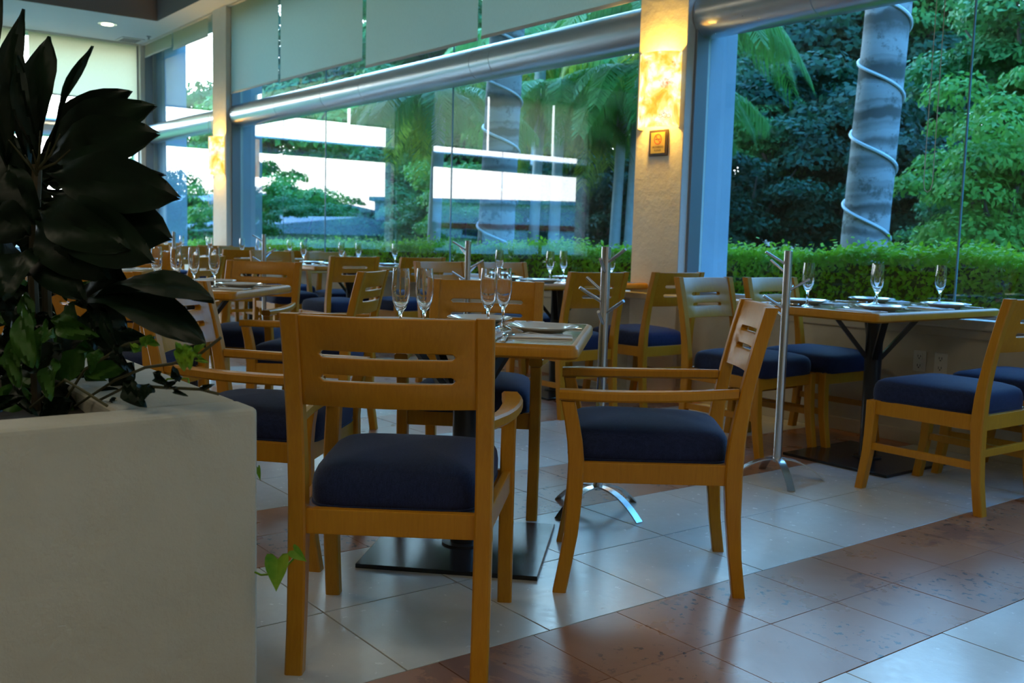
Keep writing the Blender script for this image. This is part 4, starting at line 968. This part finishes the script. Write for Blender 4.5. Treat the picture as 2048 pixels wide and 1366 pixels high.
 ((-1.994, 0.447, 0.83), (-2.018, 0.417, 0.784), 0.047, 'd', 0.0, 0.25, 0.45, 0.03, (0.79, -0.6, 0.1), 0.0),
 ((-2.392, 0.649, 0.751), (-2.405, 0.627, 0.668), 0.063, 'd', 0.0, 0.25, 0.45, 0.03, (0.79, -0.6, 0.1), 0.0),
 ((-2.31, 0.629, 0.808), (-2.395, 0.588, 0.787), 0.033, 'd', 0.0, 0.25, 0.45, 0.03, (0.79, -0.6, 0.1), 0.0),
 ((-2.197, 0.551, 0.834), (-2.153, 0.641, 0.795), 0.045, 'd', 0.0, 0.25, 0.45, 0.03, (0.79, -0.6, 0.1), 0.0),
 ((-2.195, 0.479, 0.74), (-2.112, 0.505, 0.675), 0.04, 'd', 0.0, 0.25, 0.45, 0.03, (0.79, -0.6, 0.1), 0.0),
 ((-2.555, 0.469, 1.167), (-2.617, 0.384, 1.145), 0.067, 'd', 0.0, 0.25, 0.5, 0.03, (0.79, -0.6, 0.1), 0.0),
 ((-2.597, 0.458, 0.977), (-2.561, 0.492, 0.902), 0.08, 'd', 0.0, 0.25, 0.5, 0.03, (0.79, -0.6, 0.1), 0.0),
 ((-2.436, 0.455, 1.062), (-2.444, 0.468, 1.2), 0.062, 'd', 0.0, 0.25, 0.5, 0.03, (0.79, -0.6, 0.1), 0.0),
 ((-2.474, 0.524, 1.152), (-2.448, 0.53, 0.987), 0.065, 'd', 0.0, 0.25, 0.5, 0.03, (0.79, -0.6, 0.1), 0.0),
 ((-2.8, 0.434, 1.119), (-2.851, 0.374, 1.16), 0.077, 'd', 0.0, 0.25, 0.5, 0.03, (0.79, -0.6, 0.1), 0.0),
 ((-2.473, 0.411, 1.171), (-2.53, 0.34, 1.195), 0.082, 'd', 0.0, 0.25, 0.5, 0.03, (0.79, -0.6, 0.1), 0.0),
 ((-2.76, 0.471, 0.92), (-2.829, 0.406, 1.066), 0.081, 'd', 0.0, 0.25, 0.5, 0.03, (0.79, -0.6, 0.1), 0.0),
 ((-2.528, 0.487, 1.291), (-2.572, 0.425, 1.26), 0.059, 'd', 0.0, 0.25, 0.5, 0.03, (0.79, -0.6, 0.1), 0.0),
 ((-2.651, 0.487, 1.277), (-2.605, 0.522, 1.13), 0.061, 'd', 0.0, 0.25, 0.5, 0.03, (0.79, -0.6, 0.1), 0.0),
 ((-2.461, 0.461, 1.119), (-2.444, 0.501, 1.227), 0.086, 'd', 0.0, 0.25, 0.5, 0.03, (0.79, -0.6, 0.1), 0.0),
 ((-2.548, 0.524, 1.178), (-2.491, 0.604, 1.21), 0.072, 'd', 0.0, 0.25, 0.5, 0.03, (0.79, -0.6, 0.1), 0.0),
 ((-2.505, 0.512, 1.066), (-2.549, 0.454, 1.064), 0.072, 'd', 0.0, 0.25, 0.5, 0.03, (0.79, -0.6, 0.1), 0.0),
 ((-2.593, 0.486, 1.097), (-2.638, 0.444, 1.203), 0.089, 'd', 0.0, 0.25, 0.5, 0.03, (0.79, -0.6, 0.1), 0.0),
 ((-2.709, 0.578, 1.169), (-2.665, 0.64, 1.198), 0.093, 'd', 0.0, 0.25, 0.5, 0.03, (0.79, -0.6, 0.1), 0.0),
 ((-2.67, 0.488, 1.139), (-2.605, 0.578, 1.169), 0.079, 'd', 0.0, 0.25, 0.5, 0.03, (0.79, -0.6, 0.1), 0.0),
 ((-2.61, 0.531, 0.954), (-2.651, 0.477, 0.951), 0.067, 'd', 0.0, 0.25, 0.5, 0.03, (0.79, -0.6, 0.1), 0.0),
 ((-2.383, 0.485, 0.996), (-2.414, 0.47, 1.145), 0.066, 'd', 0.0, 0.25, 0.5, 0.03, (0.79, -0.6, 0.1), 0.0),
 ((-2.387, 0.461, 1.003), (-2.393, 0.47, 1.105), 0.07, 'd', 0.0, 0.25, 0.5, 0.03, (0.79, -0.6, 0.1), 0.0),
 ((-2.72, 0.579, 1.061), (-2.707, 0.574, 0.929), 0.093, 'd', 0.0, 0.25, 0.5, 0.03, (0.79, -0.6, 0.1), 0.0),
 ((-2.465, 0.536, 1.176), (-2.425, 0.607, 1.288), 0.064, 'd', 0.0, 0.25, 0.5, 0.03, (0.79, -0.6, 0.1), 0.0),
 ((-2.707, 0.538, 0.924), (-2.641, 0.597, 0.767), 0.067, 'd', 0.0, 0.25, 0.5, 0.03, (0.79, -0.6, 0.1), 0.0),
 ((-2.756, 0.477, 1.236), (-2.738, 0.525, 1.372), 0.096, 'd', 0.0, 0.25, 0.5, 0.03, (0.79, -0.6, 0.1), 0.0),
 ((-2.699, 0.466, 0.963), (-2.665, 0.531, 1.082), 0.063, 'd', 0.0, 0.25, 0.5, 0.03, (0.79, -0.6, 0.1), 0.0),
 ((-2.678, 0.558, 1.081), (-2.624, 0.598, 0.904), 0.071, 'd', 0.0, 0.25, 0.5, 0.03, (0.79, -0.6, 0.1), 0.0)]
VINES = [[(-2.05, 0.486, 0.699), (-1.904, 0.522, 0.767), (-1.802, 0.547, 0.802), (-1.713, 0.566, 0.818), (-1.649, 0.588, 0.838), (-1.608, 0.613, 0.872)], [(-1.97, 0.512, 0.721), (-1.856, 0.535, 0.764), (-1.757, 0.567, 0.77), (-1.699, 0.61, 0.772), (-1.669, 0.632, 0.766)], [(-2.015, 0.45, 0.704), (-1.94, 0.478, 0.785), (-1.869, 0.531, 0.837), (-1.817, 0.569, 0.854)], [(-2.006, 0.396, 0.71), (-1.908, 0.436, 0.773), (-1.857, 0.466, 0.75), (-1.836, 0.49, 0.731)]]
VLEAVES = [
 ((-1.662, 0.573, 0.856), (-1.641, 0.56, 0.816), 0.029, 'y', (0.79, -0.6, 0.1)),
 ((-1.645, 0.578, 0.849), (-1.626, 0.565, 0.82), 0.022, 'y', (0.79, -0.6, 0.1)),
 ((-1.629, 0.581, 0.84), (-1.6, 0.584, 0.833), 0.013, 'y', (0.79, -0.6, 0.1)),
 ((-1.665, 0.568, 0.847), (-1.653, 0.553, 0.859), 0.015, 'y', (0.79, -0.6, 0.1)),
 ((-1.641, 0.583, 0.849), (-1.616, 0.585, 0.86), 0.012, 'y', (0.79, -0.6, 0.1)),
 ((-1.829, 0.551, 0.84), (-1.802, 0.556, 0.859), 0.02, 'y', (0.79, -0.6, 0.1)),
 ((-1.822, 0.562, 0.851), (-1.792, 0.566, 0.843), 0.018, 'y', (0.79, -0.6, 0.1)),
 ((-1.831, 0.547, 0.831), (-1.821, 0.528, 0.842), 0.018, 'y', (0.79, -0.6, 0.1)),
 ((-1.747, 0.564, 0.772), (-1.716, 0.573, 0.787), 0.012, 'd', (0.79, -0.6, 0.1)),
 ((-1.729, 0.571, 0.774), (-1.693, 0.583, 0.763), 0.011, 'd', (0.79, -0.6, 0.1)),
 ((-1.793, 0.552, 0.771), (-1.781, 0.531, 0.747), 0.031, 'd', (0.79, -0.6, 0.1)),
 ((-1.722, 0.582, 0.787), (-1.712, 0.566, 0.812), 0.018, 'd', (0.79, -0.6, 0.1)),
 ((-1.689, 0.606, 0.774), (-1.658, 0.617, 0.785), 0.011, 'd', (0.79, -0.6, 0.1)),
 ((-1.862, 0.528, 0.768), (-1.815, 0.55, 0.727), 0.037, 'd', (0.79, -0.6, 0.1)),
 ((-1.79, 0.56, 0.793), (-1.754, 0.571, 0.775), 0.02, 'd', (0.79, -0.6, 0.1)),
 ((-1.88, 0.517, 0.836), (-1.844, 0.523, 0.794), 0.024, 'd', (0.79, -0.6, 0.1)),
 ((-1.927, 0.502, 0.823), (-1.913, 0.48, 0.783), 0.026, 'm', (0.79, -0.6, 0.1))]
STRAND = [(-1.763, 0.728, 0.404), (-1.749, 0.744, 0.395), (-1.718, 0.754, 0.404), (-1.702, 0.777, 0.422), (-1.694, 0.791, 0.439)]
SLEAVES = [((-1.696, 0.755, 0.439), (-1.674, 0.742, 0.385), 0.045, (0.79, -0.6, 0.1)), ((-1.698, 0.788, 0.45), (-1.672, 0.803, 0.432), 0.025, (0.79, -0.6, 0.1)), ((-1.773, 0.748, 0.6), (-1.768, 0.751, 0.574), 0.01, (0.79, -0.6, 0.1))]
LM = {'d': PLANTLEAF, 'm': PLANTMID, 'b': PLANTLEAF, 'y': POTHOS}
sh = thing('potted_shrub', 'dark leaved tropical shrub standing in the planter box', 'plant', (-2.2, 0.45, PZ-0.05))
def rel(o, par): o.location = [-a for a in par.location]; return o
for c_ in CANES: rel(MB().tube([(c_[0][0], c_[0][1], PZ-0.05)]+c_, 0.010, 8).build('cane', CANE, sh, smooth=True), sh)
for c_ in TWIGS: rel(MB().tube(c_, [0.0035, 0.0025, 0.0012], 6).build('flower_twig', STEM, sh, smooth=True), sh)
for b, t, wd, k_, sag, fold, wp, rag, n_, cu_ in LEAVES:
    rel(leaf_mesh(b, t, wd, sag, n_, fold, 12, 6, wp, rag, cu_).build('leaf', LM[k_], sh, smooth=True), sh)
vi = thing('trailing_vine', 'yellow green trailing vine spilling over the planter rim', 'plant', (-2.0, 0.5, PZ-0.05))
for c_ in VINES: rel(MB().tube(c_, 0.0028, 6).build('stem', STEM, vi, smooth=True), vi)
for b, t, wd, k_, n_ in VLEAVES: rel(leaf_mesh(b, t, wd, 0, n_, 0.22, 8, 4, 0.36).build('leaf', LM[k_], vi, smooth=True), vi)
v2 = thing('hanging_vine', 'vine tip with a heart shaped leaf hanging beside the planter wall', 'plant', (-1.77, 0.76, 0.4))
rel(MB().tube(STRAND, 0.0022, 6).build('stem', POTHOS, v2, smooth=True), v2)
rel(MB().tube([(-2.15, 0.66, 0.69), (-2.15, 0.70, 0.726), (-2.15, 0.745, 0.724), (-2.14, 0.752, 0.66), (-2.05, 0.755, 0.48), (-1.86, 0.757, 0.38), STRAND[0]], 0.0022, 6).build('stem', POTHOS, v2, smooth=True), v2)
def heart(b, t, wd, n_):
    b, t = Vector(b), Vector(t); ax = t-b; ln = ax.length; d = ax/ln; n = Vector(n_); n = (n-d*n.dot(d)).normalized(); s = d.cross(n)
    prof = [(-0.10, 0.0, 0.55), (-0.16, 0.05, 0.85), (-0.05, 0.0, 0.98), (0.15, 0.0, 1.0), (0.35, 0.0, 0.86), (0.55, 0, 0.62), (0.75, 0, 0.34), (0.90, 0, 0.13), (1.0, 0, 0.0)]
    V, F = [], []
    for u, _, wv in prof:
        for v_ in (-1, -0.5, 0, 0.5, 1):
            uu = u if v_ else max(u, 0.0)
            V.append(b+d*ln*uu+s*wv*wd*0.5*v_+n*(abs(v_)*0.2*wd*wv-0.0))
    for i in range(len(prof)-1):
        for j in range(4): F.append((i*5+j, i*5+j+1, (i+1)*5+j+1, (i+1)*5+j))
    return MB().add(V, F)
for b, t, wd, n_ in SLEAVES: rel(heart(b, t, wd, n_).build('leaf', POTHOS, v2, smooth=True), v2)

#PLANT#END

# ------------------------------------------------------------------ outside: ground, hedge, palms, trees, houses
mb = MB(); nx, ny = 40, 24
def gz(x, y):
    h = max(0.0, min(1.0, (y-13)/26.0)); h = h*h*(3-2*h)
    e = max(0.0, min(1.0, (y-9)/8.0))*max(0.0, min(1.0, (x+2)/9.0))  # added slope out of view at right, stands in for trees blocking sky
    return -0.08 + 3.8*h*max(0.0, min(1.0, (x+46)/26.0)) + 13.0*e
gx = [-110+i*(150/nx) for i in range(nx+1)]; gy = [5.43] + [7+i*(60/(ny-1)) for i in range(ny)]
mb.add([(x, y, gz(x, y)) for y in gy for x in gx], [(j*(nx+1)+i, j*(nx+1)+i+1, (j+1)*(nx+1)+i+1, (j+1)*(nx+1)+i) for j in range(ny) for i in range(nx)])
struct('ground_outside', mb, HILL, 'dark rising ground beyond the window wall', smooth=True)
struct('ground_street', MB().box(-110, XE-0.47, -90, 5.43, -0.2, -0.08), GRASS, 'open ground beyond the end wall')
HCORE = plain('hedge_inner_twigs', (0.022, 0.060, 0.010), 0.9)
hd = thing('hedge', 'clipped bright green hedge along the outside of the long window', 'hedge', (0, 0, 0))
def htop(x): return 1.015 + 0.0125*min(0, x+3.5)
n = 100000
hx = -18 + 22*npr.random(n)**0.62
topz = 1.015+0.0125*np.minimum(0, hx+3.5)
u = npr.random(n); front = u < 0.55; top_ = (u >= 0.55) & (u < 0.92)
hy_ = np.where(front, 5.80+np.abs(npr.normal(0, 0.05, n)), 5.80+0.62*npr.random(n))
hz_ = np.where(front, topz*npr.random(n)**0.7, np.where(top_, topz-np.abs(npr.normal(0, 0.03, n)), topz+np.abs(npr.normal(0, 0.035, n))))
bulge = 0.05*np.sin(hx*3.1)+0.035*np.sin(hx*7.7+1)
hz_ = hz_+np.where(front, 0, bulge*0.6)
P_ = np.stack([hx, hy_+bulge*0.5, hz_], 1)
base_n = np.where(front[:, None], np.array([0, -1, 0.3]), np.array([0, -0.25, 1.0])); Nn = base_n+npr.normal(0, 0.55, (n, 3)); Nn /= np.linalg.norm(Nn, axis=1)[:, None]
quads('foliage', HEDGEM, leaf_quads(P_, Nn, 0.046, 0.026), hd, 'stuff')
mb = MB()
for i in range(22): mb.box(-18+i, -17+i, 5.86, 6.36, -0.08, htop(-17.5+i)-0.07)
mb.build('woody_core', HCORE, hd)

def frond_quads(length, droop, n=64, lw=0.021, ll=0.66):
    """arching frond along +x, rachis plus hanging leaflets"""
    Q = []; pts = []
    for i in range(n+1):
        u = i/n; x = length*(u-0.28*u*u*droop); z = length*(0.30*u-0.62*droop*u*u); pts.append((x, 0.0, z))
    for i in range(1, n+1):
        p = np.array(pts[i]); q = np.array(pts[i-1]); d = (p-q)/np.linalg.norm(p-q); u = i/n
        s = np.array([0, 1.0, 0]); wv = 0.018*(1-u)+0.003
        Q.append([q-s*wv, q+s*wv, p+s*wv, p-s*wv])
        if u < 0.12: continue
        l = ll*(0.45+0.75*math.sin(math.pi*min(1, u*0.9+0.08)))
        for sg_ in (-1, 1):
            for rep in range(2):
                o = d*0.55+s*sg_*(0.75+0.25*npr.random())+np.array([0, 0, -0.15-0.5*npr.random()]); o /= np.linalg.norm(o)
                m = p+o*l*0.5; e = m+np.array([0, 0, -1.0])*l*0.42+o*l*0.22; sd = d*lw*0.5
                Q.append([p-sd*0.6, p+sd*0.6, m+sd, m-sd]); Q.append([m-sd, m+sd, e+sd*0.15, e-sd*0.15])
    return np.array(Q)
def frond_mesh(name, mat, length, droop, **k):
    o = quads(name, mat, frond_quads(length, droop, **k)); me = o.data; bpy.data.objects.remove(o); return me
FR = {('g', d_): frond_mesh('frond', PALMLEAF, 2.6, d_) for d_ in (0.7, 1.0, 1.35)}
FR.update({('y', d_): frond_mesh('frond', PALMDRY, 2.5, d_) for d_ in (1.2, 1.5)})
def palm(x, y, h, r, label, group, lean=(0, 0), nf=15, scale=1.0, shaft=True, mat=None, z0=-0.08):
    p = thing('palm_tree', label, 'palm tree', (x, y, z0), 0, group)
    N_ = 26; pts = [(lean[0]*(i/N_)**1.3, lean[1]*(i/N_)**1.3, h*i/N_) for i in range(N_+1)]
    rr = [r*(1.12-0.22*i/N_+0.012*(i % 2)) for i in range(N_+1)]
    MB().tube(pts, rr, 24).build('trunk', mat or TRUNK, p, smooth=True)
    tx, ty = lean
    zt = h
    if shaft:
        MB().tube([(tx, ty, h-0.02), (tx*1.02, ty, h+0.3), (tx*1.03, ty, h+0.75)], [r*0.92, r*1.05, r*0.55], 18).build('crownshaft', SHAFT, p, smooth=True); zt = h+0.62
    for i in range(nf):
        az = 2.39996*i+rnd.uniform(-0.25, 0.25)
        key = ('y', rnd.choice((1.2, 1.5))) if i % 5 == 4 else ('g', (0.7, 1.0, 1.35)[i % 3])
        o = bpy.data.objects.new('frond', FR[key]); C.objects.link(o); o.parent = p
        o.location = (tx+0.05*math.cos(az), ty+0.05*math.sin(az), zt-0.02*(i % 3)); o.rotation_euler = (0, (0.25, -0.1, -0.45)[i % 3]*0.6, az)
        s_ = scale*rnd.uniform(0.85, 1.1); o.scale = (s_, s_, s_)
    return p, pts, rr
def rope_light(x, y, pts, r0, turns, z0, z1, label, ph, z_off=-0.08):
    P = []; n_ = int(turns*28)
    for i in range(n_+1):
        u = i/n_; z = z0+(z1-z0)*u; k_ = min(len(pts)-2, int(z/pts[-1][2]*(len(pts)-1))); t = z/pts[-1][2]*(len(pts)-1)-k_
        cx = pts[k_][0]*(1-t)+pts[k_+1][0]*t; cy = pts[k_][1]*(1-t)+pts[k_+1][1]*t; a = ph-2*math.pi*turns*u
        rad = r0(z)+0.014
        P.append((x+cx+rad*math.cos(a), y+cy+rad*math.sin(a), z+z_off))
    tag(MB().tube(P, 0.015, 6).build('rope_light', ROPE, None, smooth=True), label, 'rope light')
pA = palm(-9.30, 6.80, 6.2, 0.195, 'thick ringed palm trunk seen through the long window', 'big palms wound with rope lights', (0.40, -0.05), 16, 1.5, True)
pB = palm(-5.28, 7.99, 6.4, 0.188, 'thick ringed palm trunk seen through the right window', 'big palms wound with rope lights', (0.36, -0.06), 16, 1.6, True)
rad = lambda r: (lambda z: r*(1.12-0.22*z/6.2))
rope_light(-9.30, 6.80, pA[1], rad(0.195), 7.6, 0.5, 4.7, 'white rope light wound round the palm trunk of the long window', 0.3)
rope_light(-5.28, 7.99, pB[1], rad(0.188), 7.0, 0.55, 4.9, 'white rope light wound round the palm trunk of the right window', 1.0)
GP = 'slender pale palms beyond the hedge'
for (x, y, h, r, lab, nf, sc_) in [(-11.23, 7.19, 2.3, 0.088, 'slender pale palm left of the thick trunk', 14, 0.68), (-12.63, 10.0, 2.6, 0.085, 'slender dark stemmed palm right of the thick trunk', 12, 0.7), (-12.54, 10.35, 2.9, 0.09, 'slender pale palm beside the dark stemmed one', 12, 0.75), (-11.84, 11.05, 2.7, 0.085, 'slender pale palm near the lamp pillar', 12, 0.85), (-11.60, 11.19, 3.1, 0.11, 'slender pale palm closest to the lamp pillar', 14, 0.9), (-10.6, 10.6, 3.9, 0.10, 'slender palm hidden behind the lamp pillar, fronds drooping', 15, 1.0), (-15.4, 12.2, 4.4, 0.12, 'taller slender palm among the trees behind the long window', 15, 1.1)]:
    palm(x, y, h, r, lab, GP, (0.1, 0), nf, sc_, True, TRUNKPALE)

# trees: crowns of leaf clumps on a branching trunk
def crown_data(name, mat, seed, rx, rz, nblob, nleaf, ln):
    g = np.random.default_rng(seed); P = []; Nn = []
    for b in range(nblob):
        d_ = g.normal(size=3); d_ /= np.linalg.norm(d_); rr = g.random()**0.45
        c = d_*rr*np.array([rx, rx, rz])*0.82; br = rx*(0.22+0.16*g.random()); m = nleaf//nblob
        q = g.normal(size=(m, 3)); q /= np.linalg.norm(q, axis=1)[:, None]; q[:, 2] = np.abs(q[:, 2])*0.9-0.25*g.random(m)
        rad_ = br*(0.72+0.33*g.random(m))[:, None]
        P.append(c+q*rad_*np.array([1.15, 1.15, 0.75])); nn_ = q+g.normal(0, 0.5, (m, 3))+np.array([0, 0, 0.5]); Nn.append(nn_/np.linalg.norm(nn_, axis=1)[:, None])
    P = np.concatenate(P); Nn = np.concatenate(Nn)
    o = quads(name, mat, leaf_quads(P, Nn, ln, ln*0.55)); me = o.data; bpy.data.objects.remove(o); return me
CR = []
for i, mt in enumerate((TREE_DARK, TREE_DARK, TREE_DARK, TREE_MID, TREE_MID, TREE_LITE)):
    CR.append(crown_data('crown', mt, 20+i, 1.0, 0.95, 34, 14000, 0.070))
def trunk_mesh():
    mb = MB(); mb.tube([(0, 0, -1.6), (0.03, 0.02, -0.9), (0.0, 0.05, -0.3)], [0.06, 0.05, 0.03], 8)
    for a in range(5):
        t = a*1.3; mb.tube([(0.02, 0.02, -0.75+0.07*a), (0.25*math.cos(t), 0.25*math.sin(t), -0.35+0.1*a), (0.55*math.cos(t), 0.55*math.sin(t), 0.05+0.12*a)], [0.03, 0.02, 0.008], 6)
    return mb.build('trunk', BARK, None, smooth=True)
t0 = trunk_mesh(); TM = t0.data; bpy.data.objects.remove(t0)
TLAB = ['deep green broad leaved tree', 'deep green dense tree', 'deep green spreading tree', 'mid green bushy tree', 'mid green leafy tree', 'fresh green bright tree']
def tree(kind, x, y, R, label, zc=None, sz=1.0, group='trees beyond the hedge'):
    g = gz(x, y) if y > 5.5 else -0.08
    z = g+1.25*R*sz if zc is None else zc
    t = thing('broadleaf_tree', label, 'tree', (x, y, z), 0, group)
    rz = rnd.uniform(0, 6.28)
    for nm, me in (('crown', CR[kind]), ('trunk', TM)):
        o = bpy.data.objects.new(nm, me); C.objects.link(o); o.parent = t; o.scale = (R, R, R*sz); o.rotation_euler = (0, 0, rz)
        if nm == 'crown': o['kind'] = 'stuff'
    return t
#TREES#
TR = [
 (5, -5.62, 11.17, 1.15, 1.72, 1.2, 'fresh green bush at the right edge of the right window'),
 (5, -5.91, 12.69, 1.3, 2.65, 1.2, 'fresh green tree above the bush at the right edge'),
 (4, -7.05, 14.36, 1.6, 4.05, 1.0, 'mid green tree in the top right corner'),
 (3, -7.16, 13.18, 0.8, 1.3, 1.0, 'low mid green shrub behind the hedge, right window'),
 (0, -12.17, 15.87, 2.3, 2.63, 1.0, 'deep green tree between the pillar and the thick trunk, right window'),
 (1, -13.3, 18.76, 2.8, 4.54, 1.0, 'deep green tall tree behind the thick trunk, right window'),
 (2, -15.14, 18.63, 2.9, 4.59, 1.0, 'deep green tree beside the pillar, right window'),
 (0, -10.84, 15.6, 1.9, 1.91, 1.0, 'deep green low tree left of the thick trunk'),
 (1, -10.36, 17.11, 1.9, 1.79, 1.0, 'deep green low tree right of the thick trunk'),
 (0, -12.3, 21.77, 2.4, 4.54, 1.0, 'deep green tree with sky gaps right of the thick trunk'),
 (3, -15.82, 20.64, 3.0, 6.53, 1.0, 'mid green treetop above the right window trees'),
 (4, -12.26, 20.64, 2.4, 6.33, 1.0, 'mid green treetop right of the thick trunk'),
 (1, -11.49, 13.86, 1.5, 1.58, 1.0, 'deep green low shrub beside the outer pillar'),
 (2, -11.98, 18.45, 2.0, 1.22, 1.0, 'deep green undergrowth behind the thick trunk'),
 (2, -9.71, 18.62, 2.2, 1.65, 1.0, 'deep green undergrowth at the right'),
 (3, -11.84, 14.86, 1.0, 2.97, 1.0, 'mid green branch mass left of centre, right window'),
 (1, -16.64, 19.98, 2.2, 2.9, 1.0, 'deep green tree filling the gap beside the outer pillar'),
 (3, -17.36, 9.93, 1.5, 1.56, 1.0, 'mid green tree left of the slender palm, long window'),
 (5, -13.19, 9.06, 1.1, 1.66, 1.0, 'fresh green bush between slender palm and thick trunk'),
 (5, -11.95, 8.21, 0.7, 1.16, 1.0, 'fresh green low bush between slender palm and thick trunk'),
 (4, -17.34, 11.85, 2.0, 3.01, 1.0, 'mid green tree behind the slender palm'),
 (3, -20.47, 12.53, 2.4, 3.13, 1.0, 'mid green tree in the middle of the long window'),
 (1, -18.19, 15.66, 2.6, 2.87, 1.0, 'deep green tree between the palms'),
 (0, -19.27, 17.45, 3.0, 4.48, 1.0, 'deep green tall tree left of the lamp pillar'),
 (1, -22.03, 17.28, 3.2, 4.99, 1.0, 'deep green tree behind the thick palm, long window'),
 (4, -13.32, 10.56, 0.9, 1.12, 1.0, 'mid green bush at the foot of the slender palms'),
 (0, -14.08, 12.75, 1.6, 1.36, 1.0, 'deep green low tree left of the lamp pillar'),
 (5, -20.07, 9.0, 2.2, 2.84, 1.0, 'mid green tree beside the far pillar, long window'),
 (5, -16.48, 7.25, 1.3, 1.36, 1.0, 'mid green low tree beside the far pillar, long window'),
 (3, -19.61, 9.97, 1.2, 1.03, 1.0, 'mid green bush behind the hedge, long window'),
 (2, -26.47, 14.11, 3.2, 3.88, 1.0, 'deep green tree far behind the long window'),
 (2, -28.67, 14.22, 3.5, 5.61, 1.0, 'deep green treetop far behind the long window'),
 (3, -21.61, 14.46, 2.8, 5.44, 1.0, 'mid green treetop behind the long window'),
 (3, -24.31, 13.9, 3.0, 5.13, 1.0, 'mid green tall tree behind the long window'),
 (4, -15.37, 7.26, 0.8, 1.1, 1.0, 'mid green low bush right of the far pillar'),
 (4, -14.41, 9.02, 0.9, 1.07, 1.0, 'mid green low bush left of the slender palm'),
 (1, -39.02, 15.54, 4.2, 0.74, 0.75, 'distant tree far behind the garden, number one from the end wall side'),
 (0, -39.61, 19.16, 4.2, 0.8, 0.75, 'distant tree far behind the garden, number two from the end wall side'),
 (3, -34.52, 20.2, 4.2, 0.91, 0.75, 'distant tree far behind the garden, number three from the end wall side'),
 (1, -36.2, 25.01, 4.2, 0.98, 0.75, 'distant tree far behind the garden, number four from the end wall side'),
 (0, -32.51, 26.59, 4.2, 1.08, 0.75, 'distant tree far behind the garden, number five from the end wall side'),
 (3, -32.74, 30.87, 4.2, 1.16, 0.75, 'distant tree far behind the garden, number six from the end wall side'),
 (1, -29.37, 32.77, 4.2, 1.26, 0.75, 'distant tree far behind the garden, number seven from the end wall side'),
 (0, -25.55, 33.34, 4.2, 1.33, 0.75, 'distant tree far behind the garden, number eight from the end wall side'),
 (3, -24.67, 37.64, 4.2, 1.44, 0.75, 'distant tree far behind the garden, number nine from the end wall side'),
 (1, -22.8, 39.95, 4.2, 1.52, 0.75, 'distant tree far behind the garden, number ten from the end wall side'),
 (0, -18.65, 37.63, 4.2, 1.54, 0.75, 'distant tree far behind the garden, number eleven from the end wall side'),
 (3, -41.72, 13.99, 4.2, 0.66, 0.75, 'distant tree far behind the garden, number twelve from the end wall side'),
 (3, -22.63, 7.99, 1.9, 1.75, 1.0, 'mid green tree seen through the narrow far window'),
 (4, -25.52, 8.82, 2.2, 3.12, 1.0, 'thin topped tree seen through the narrow far window'),
 (3, -31, -3.0, 1.5, 2.1, 1.15, 'mid green tree beyond the end wall, near the corner'),
 (4, -33, -0.4, 1.9, 1.6, 1.0, 'mid green tree beyond the end wall, closest to the corner'),
 (4, -42.5, -10.7, 2.4, 1.9, 0.7, 'round mid green tree beyond the end wall houses'),
 (3, -33.5, -10.5, 1.1, 1.2, 1.3, 'mid green tree beyond the end wall pillar'),
 (3, -32.7, 9.4, 2.0, 1.6, 1.0, 'mid green tree beyond the corner'),
 (3, -75, -52, 4.0, 1.8, 0.8, 'distant tree behind the flat roofed building'),
 (4, -82, -62, 4.0, 1.8, 0.8, 'distant tree beyond the flat roofed building'),
 (4, -38, -3, 1.6, 1.2, 0.8, 'low bush before the shed')]
for kd, x, y, R, zc_, sz, lab in TR: tree(kd, x, y, R, lab, zc_, sz)

#TREES#END
def house(name, x, y, rz, L_, D_, H_, roofh, label, band=False):
    h = thing(name, label, 'building', (x, y, -0.08), rz)
    MB().box(-L_/2, L_/2, -D_/2, D_/2, 0, H_).build('walls', BWALL, h)
    if roofh:
        mb = MB(); mb.prism([(-L_/2-0.5, 0), (L_/2+0.5, 0), (0, roofh)], -D_/2-0.4, D_/2+0.4)
        mb.v = [(a, c, b+H_) for a, b, c in mb.v]; mb.build('gable_roof', ROOF, h)
    else:
        MB().box(-L_/2-0.3, L_/2+0.3, -D_/2-0.3, D_/2+0.3, H_, H_+0.25).build('flat_roof', ROOF, h)
    if band: MB().box(-L_/2-0.05, L_/2+0.05, -D_/2-0.1, D_/2+0.1, H_*0.52, H_*0.62).build('band', REDSTRIP, h)
    for i in range(int(L_//4)):
        u = -L_/2+2+i*4
        for sy in (-1, 1): MB().box(u-0.6, u+0.6, sy*D_/2-0.05, sy*D_/2+0.05, H_*0.25, H_*0.5).build('window', BWALLW, h)
    return h
BWALLW = plain('dark_window_glass', (0.04, 0.05, 0.06), 0.1)
house('low_building', -49, -33, math.radians(-50), 26, 10, 3.2, 0, 'flat roofed pale building with a red band beyond the end wall', True)
house('gabled_building', -58, -13, math.radians(75), 14, 10, 2.5, 0.9, 'gable roofed building beyond the end wall windows')
house('shed', -38, -7, math.radians(75), 14, 8, 1.1, 0.7, 'low metal roofed shed beyond the end wall windows')
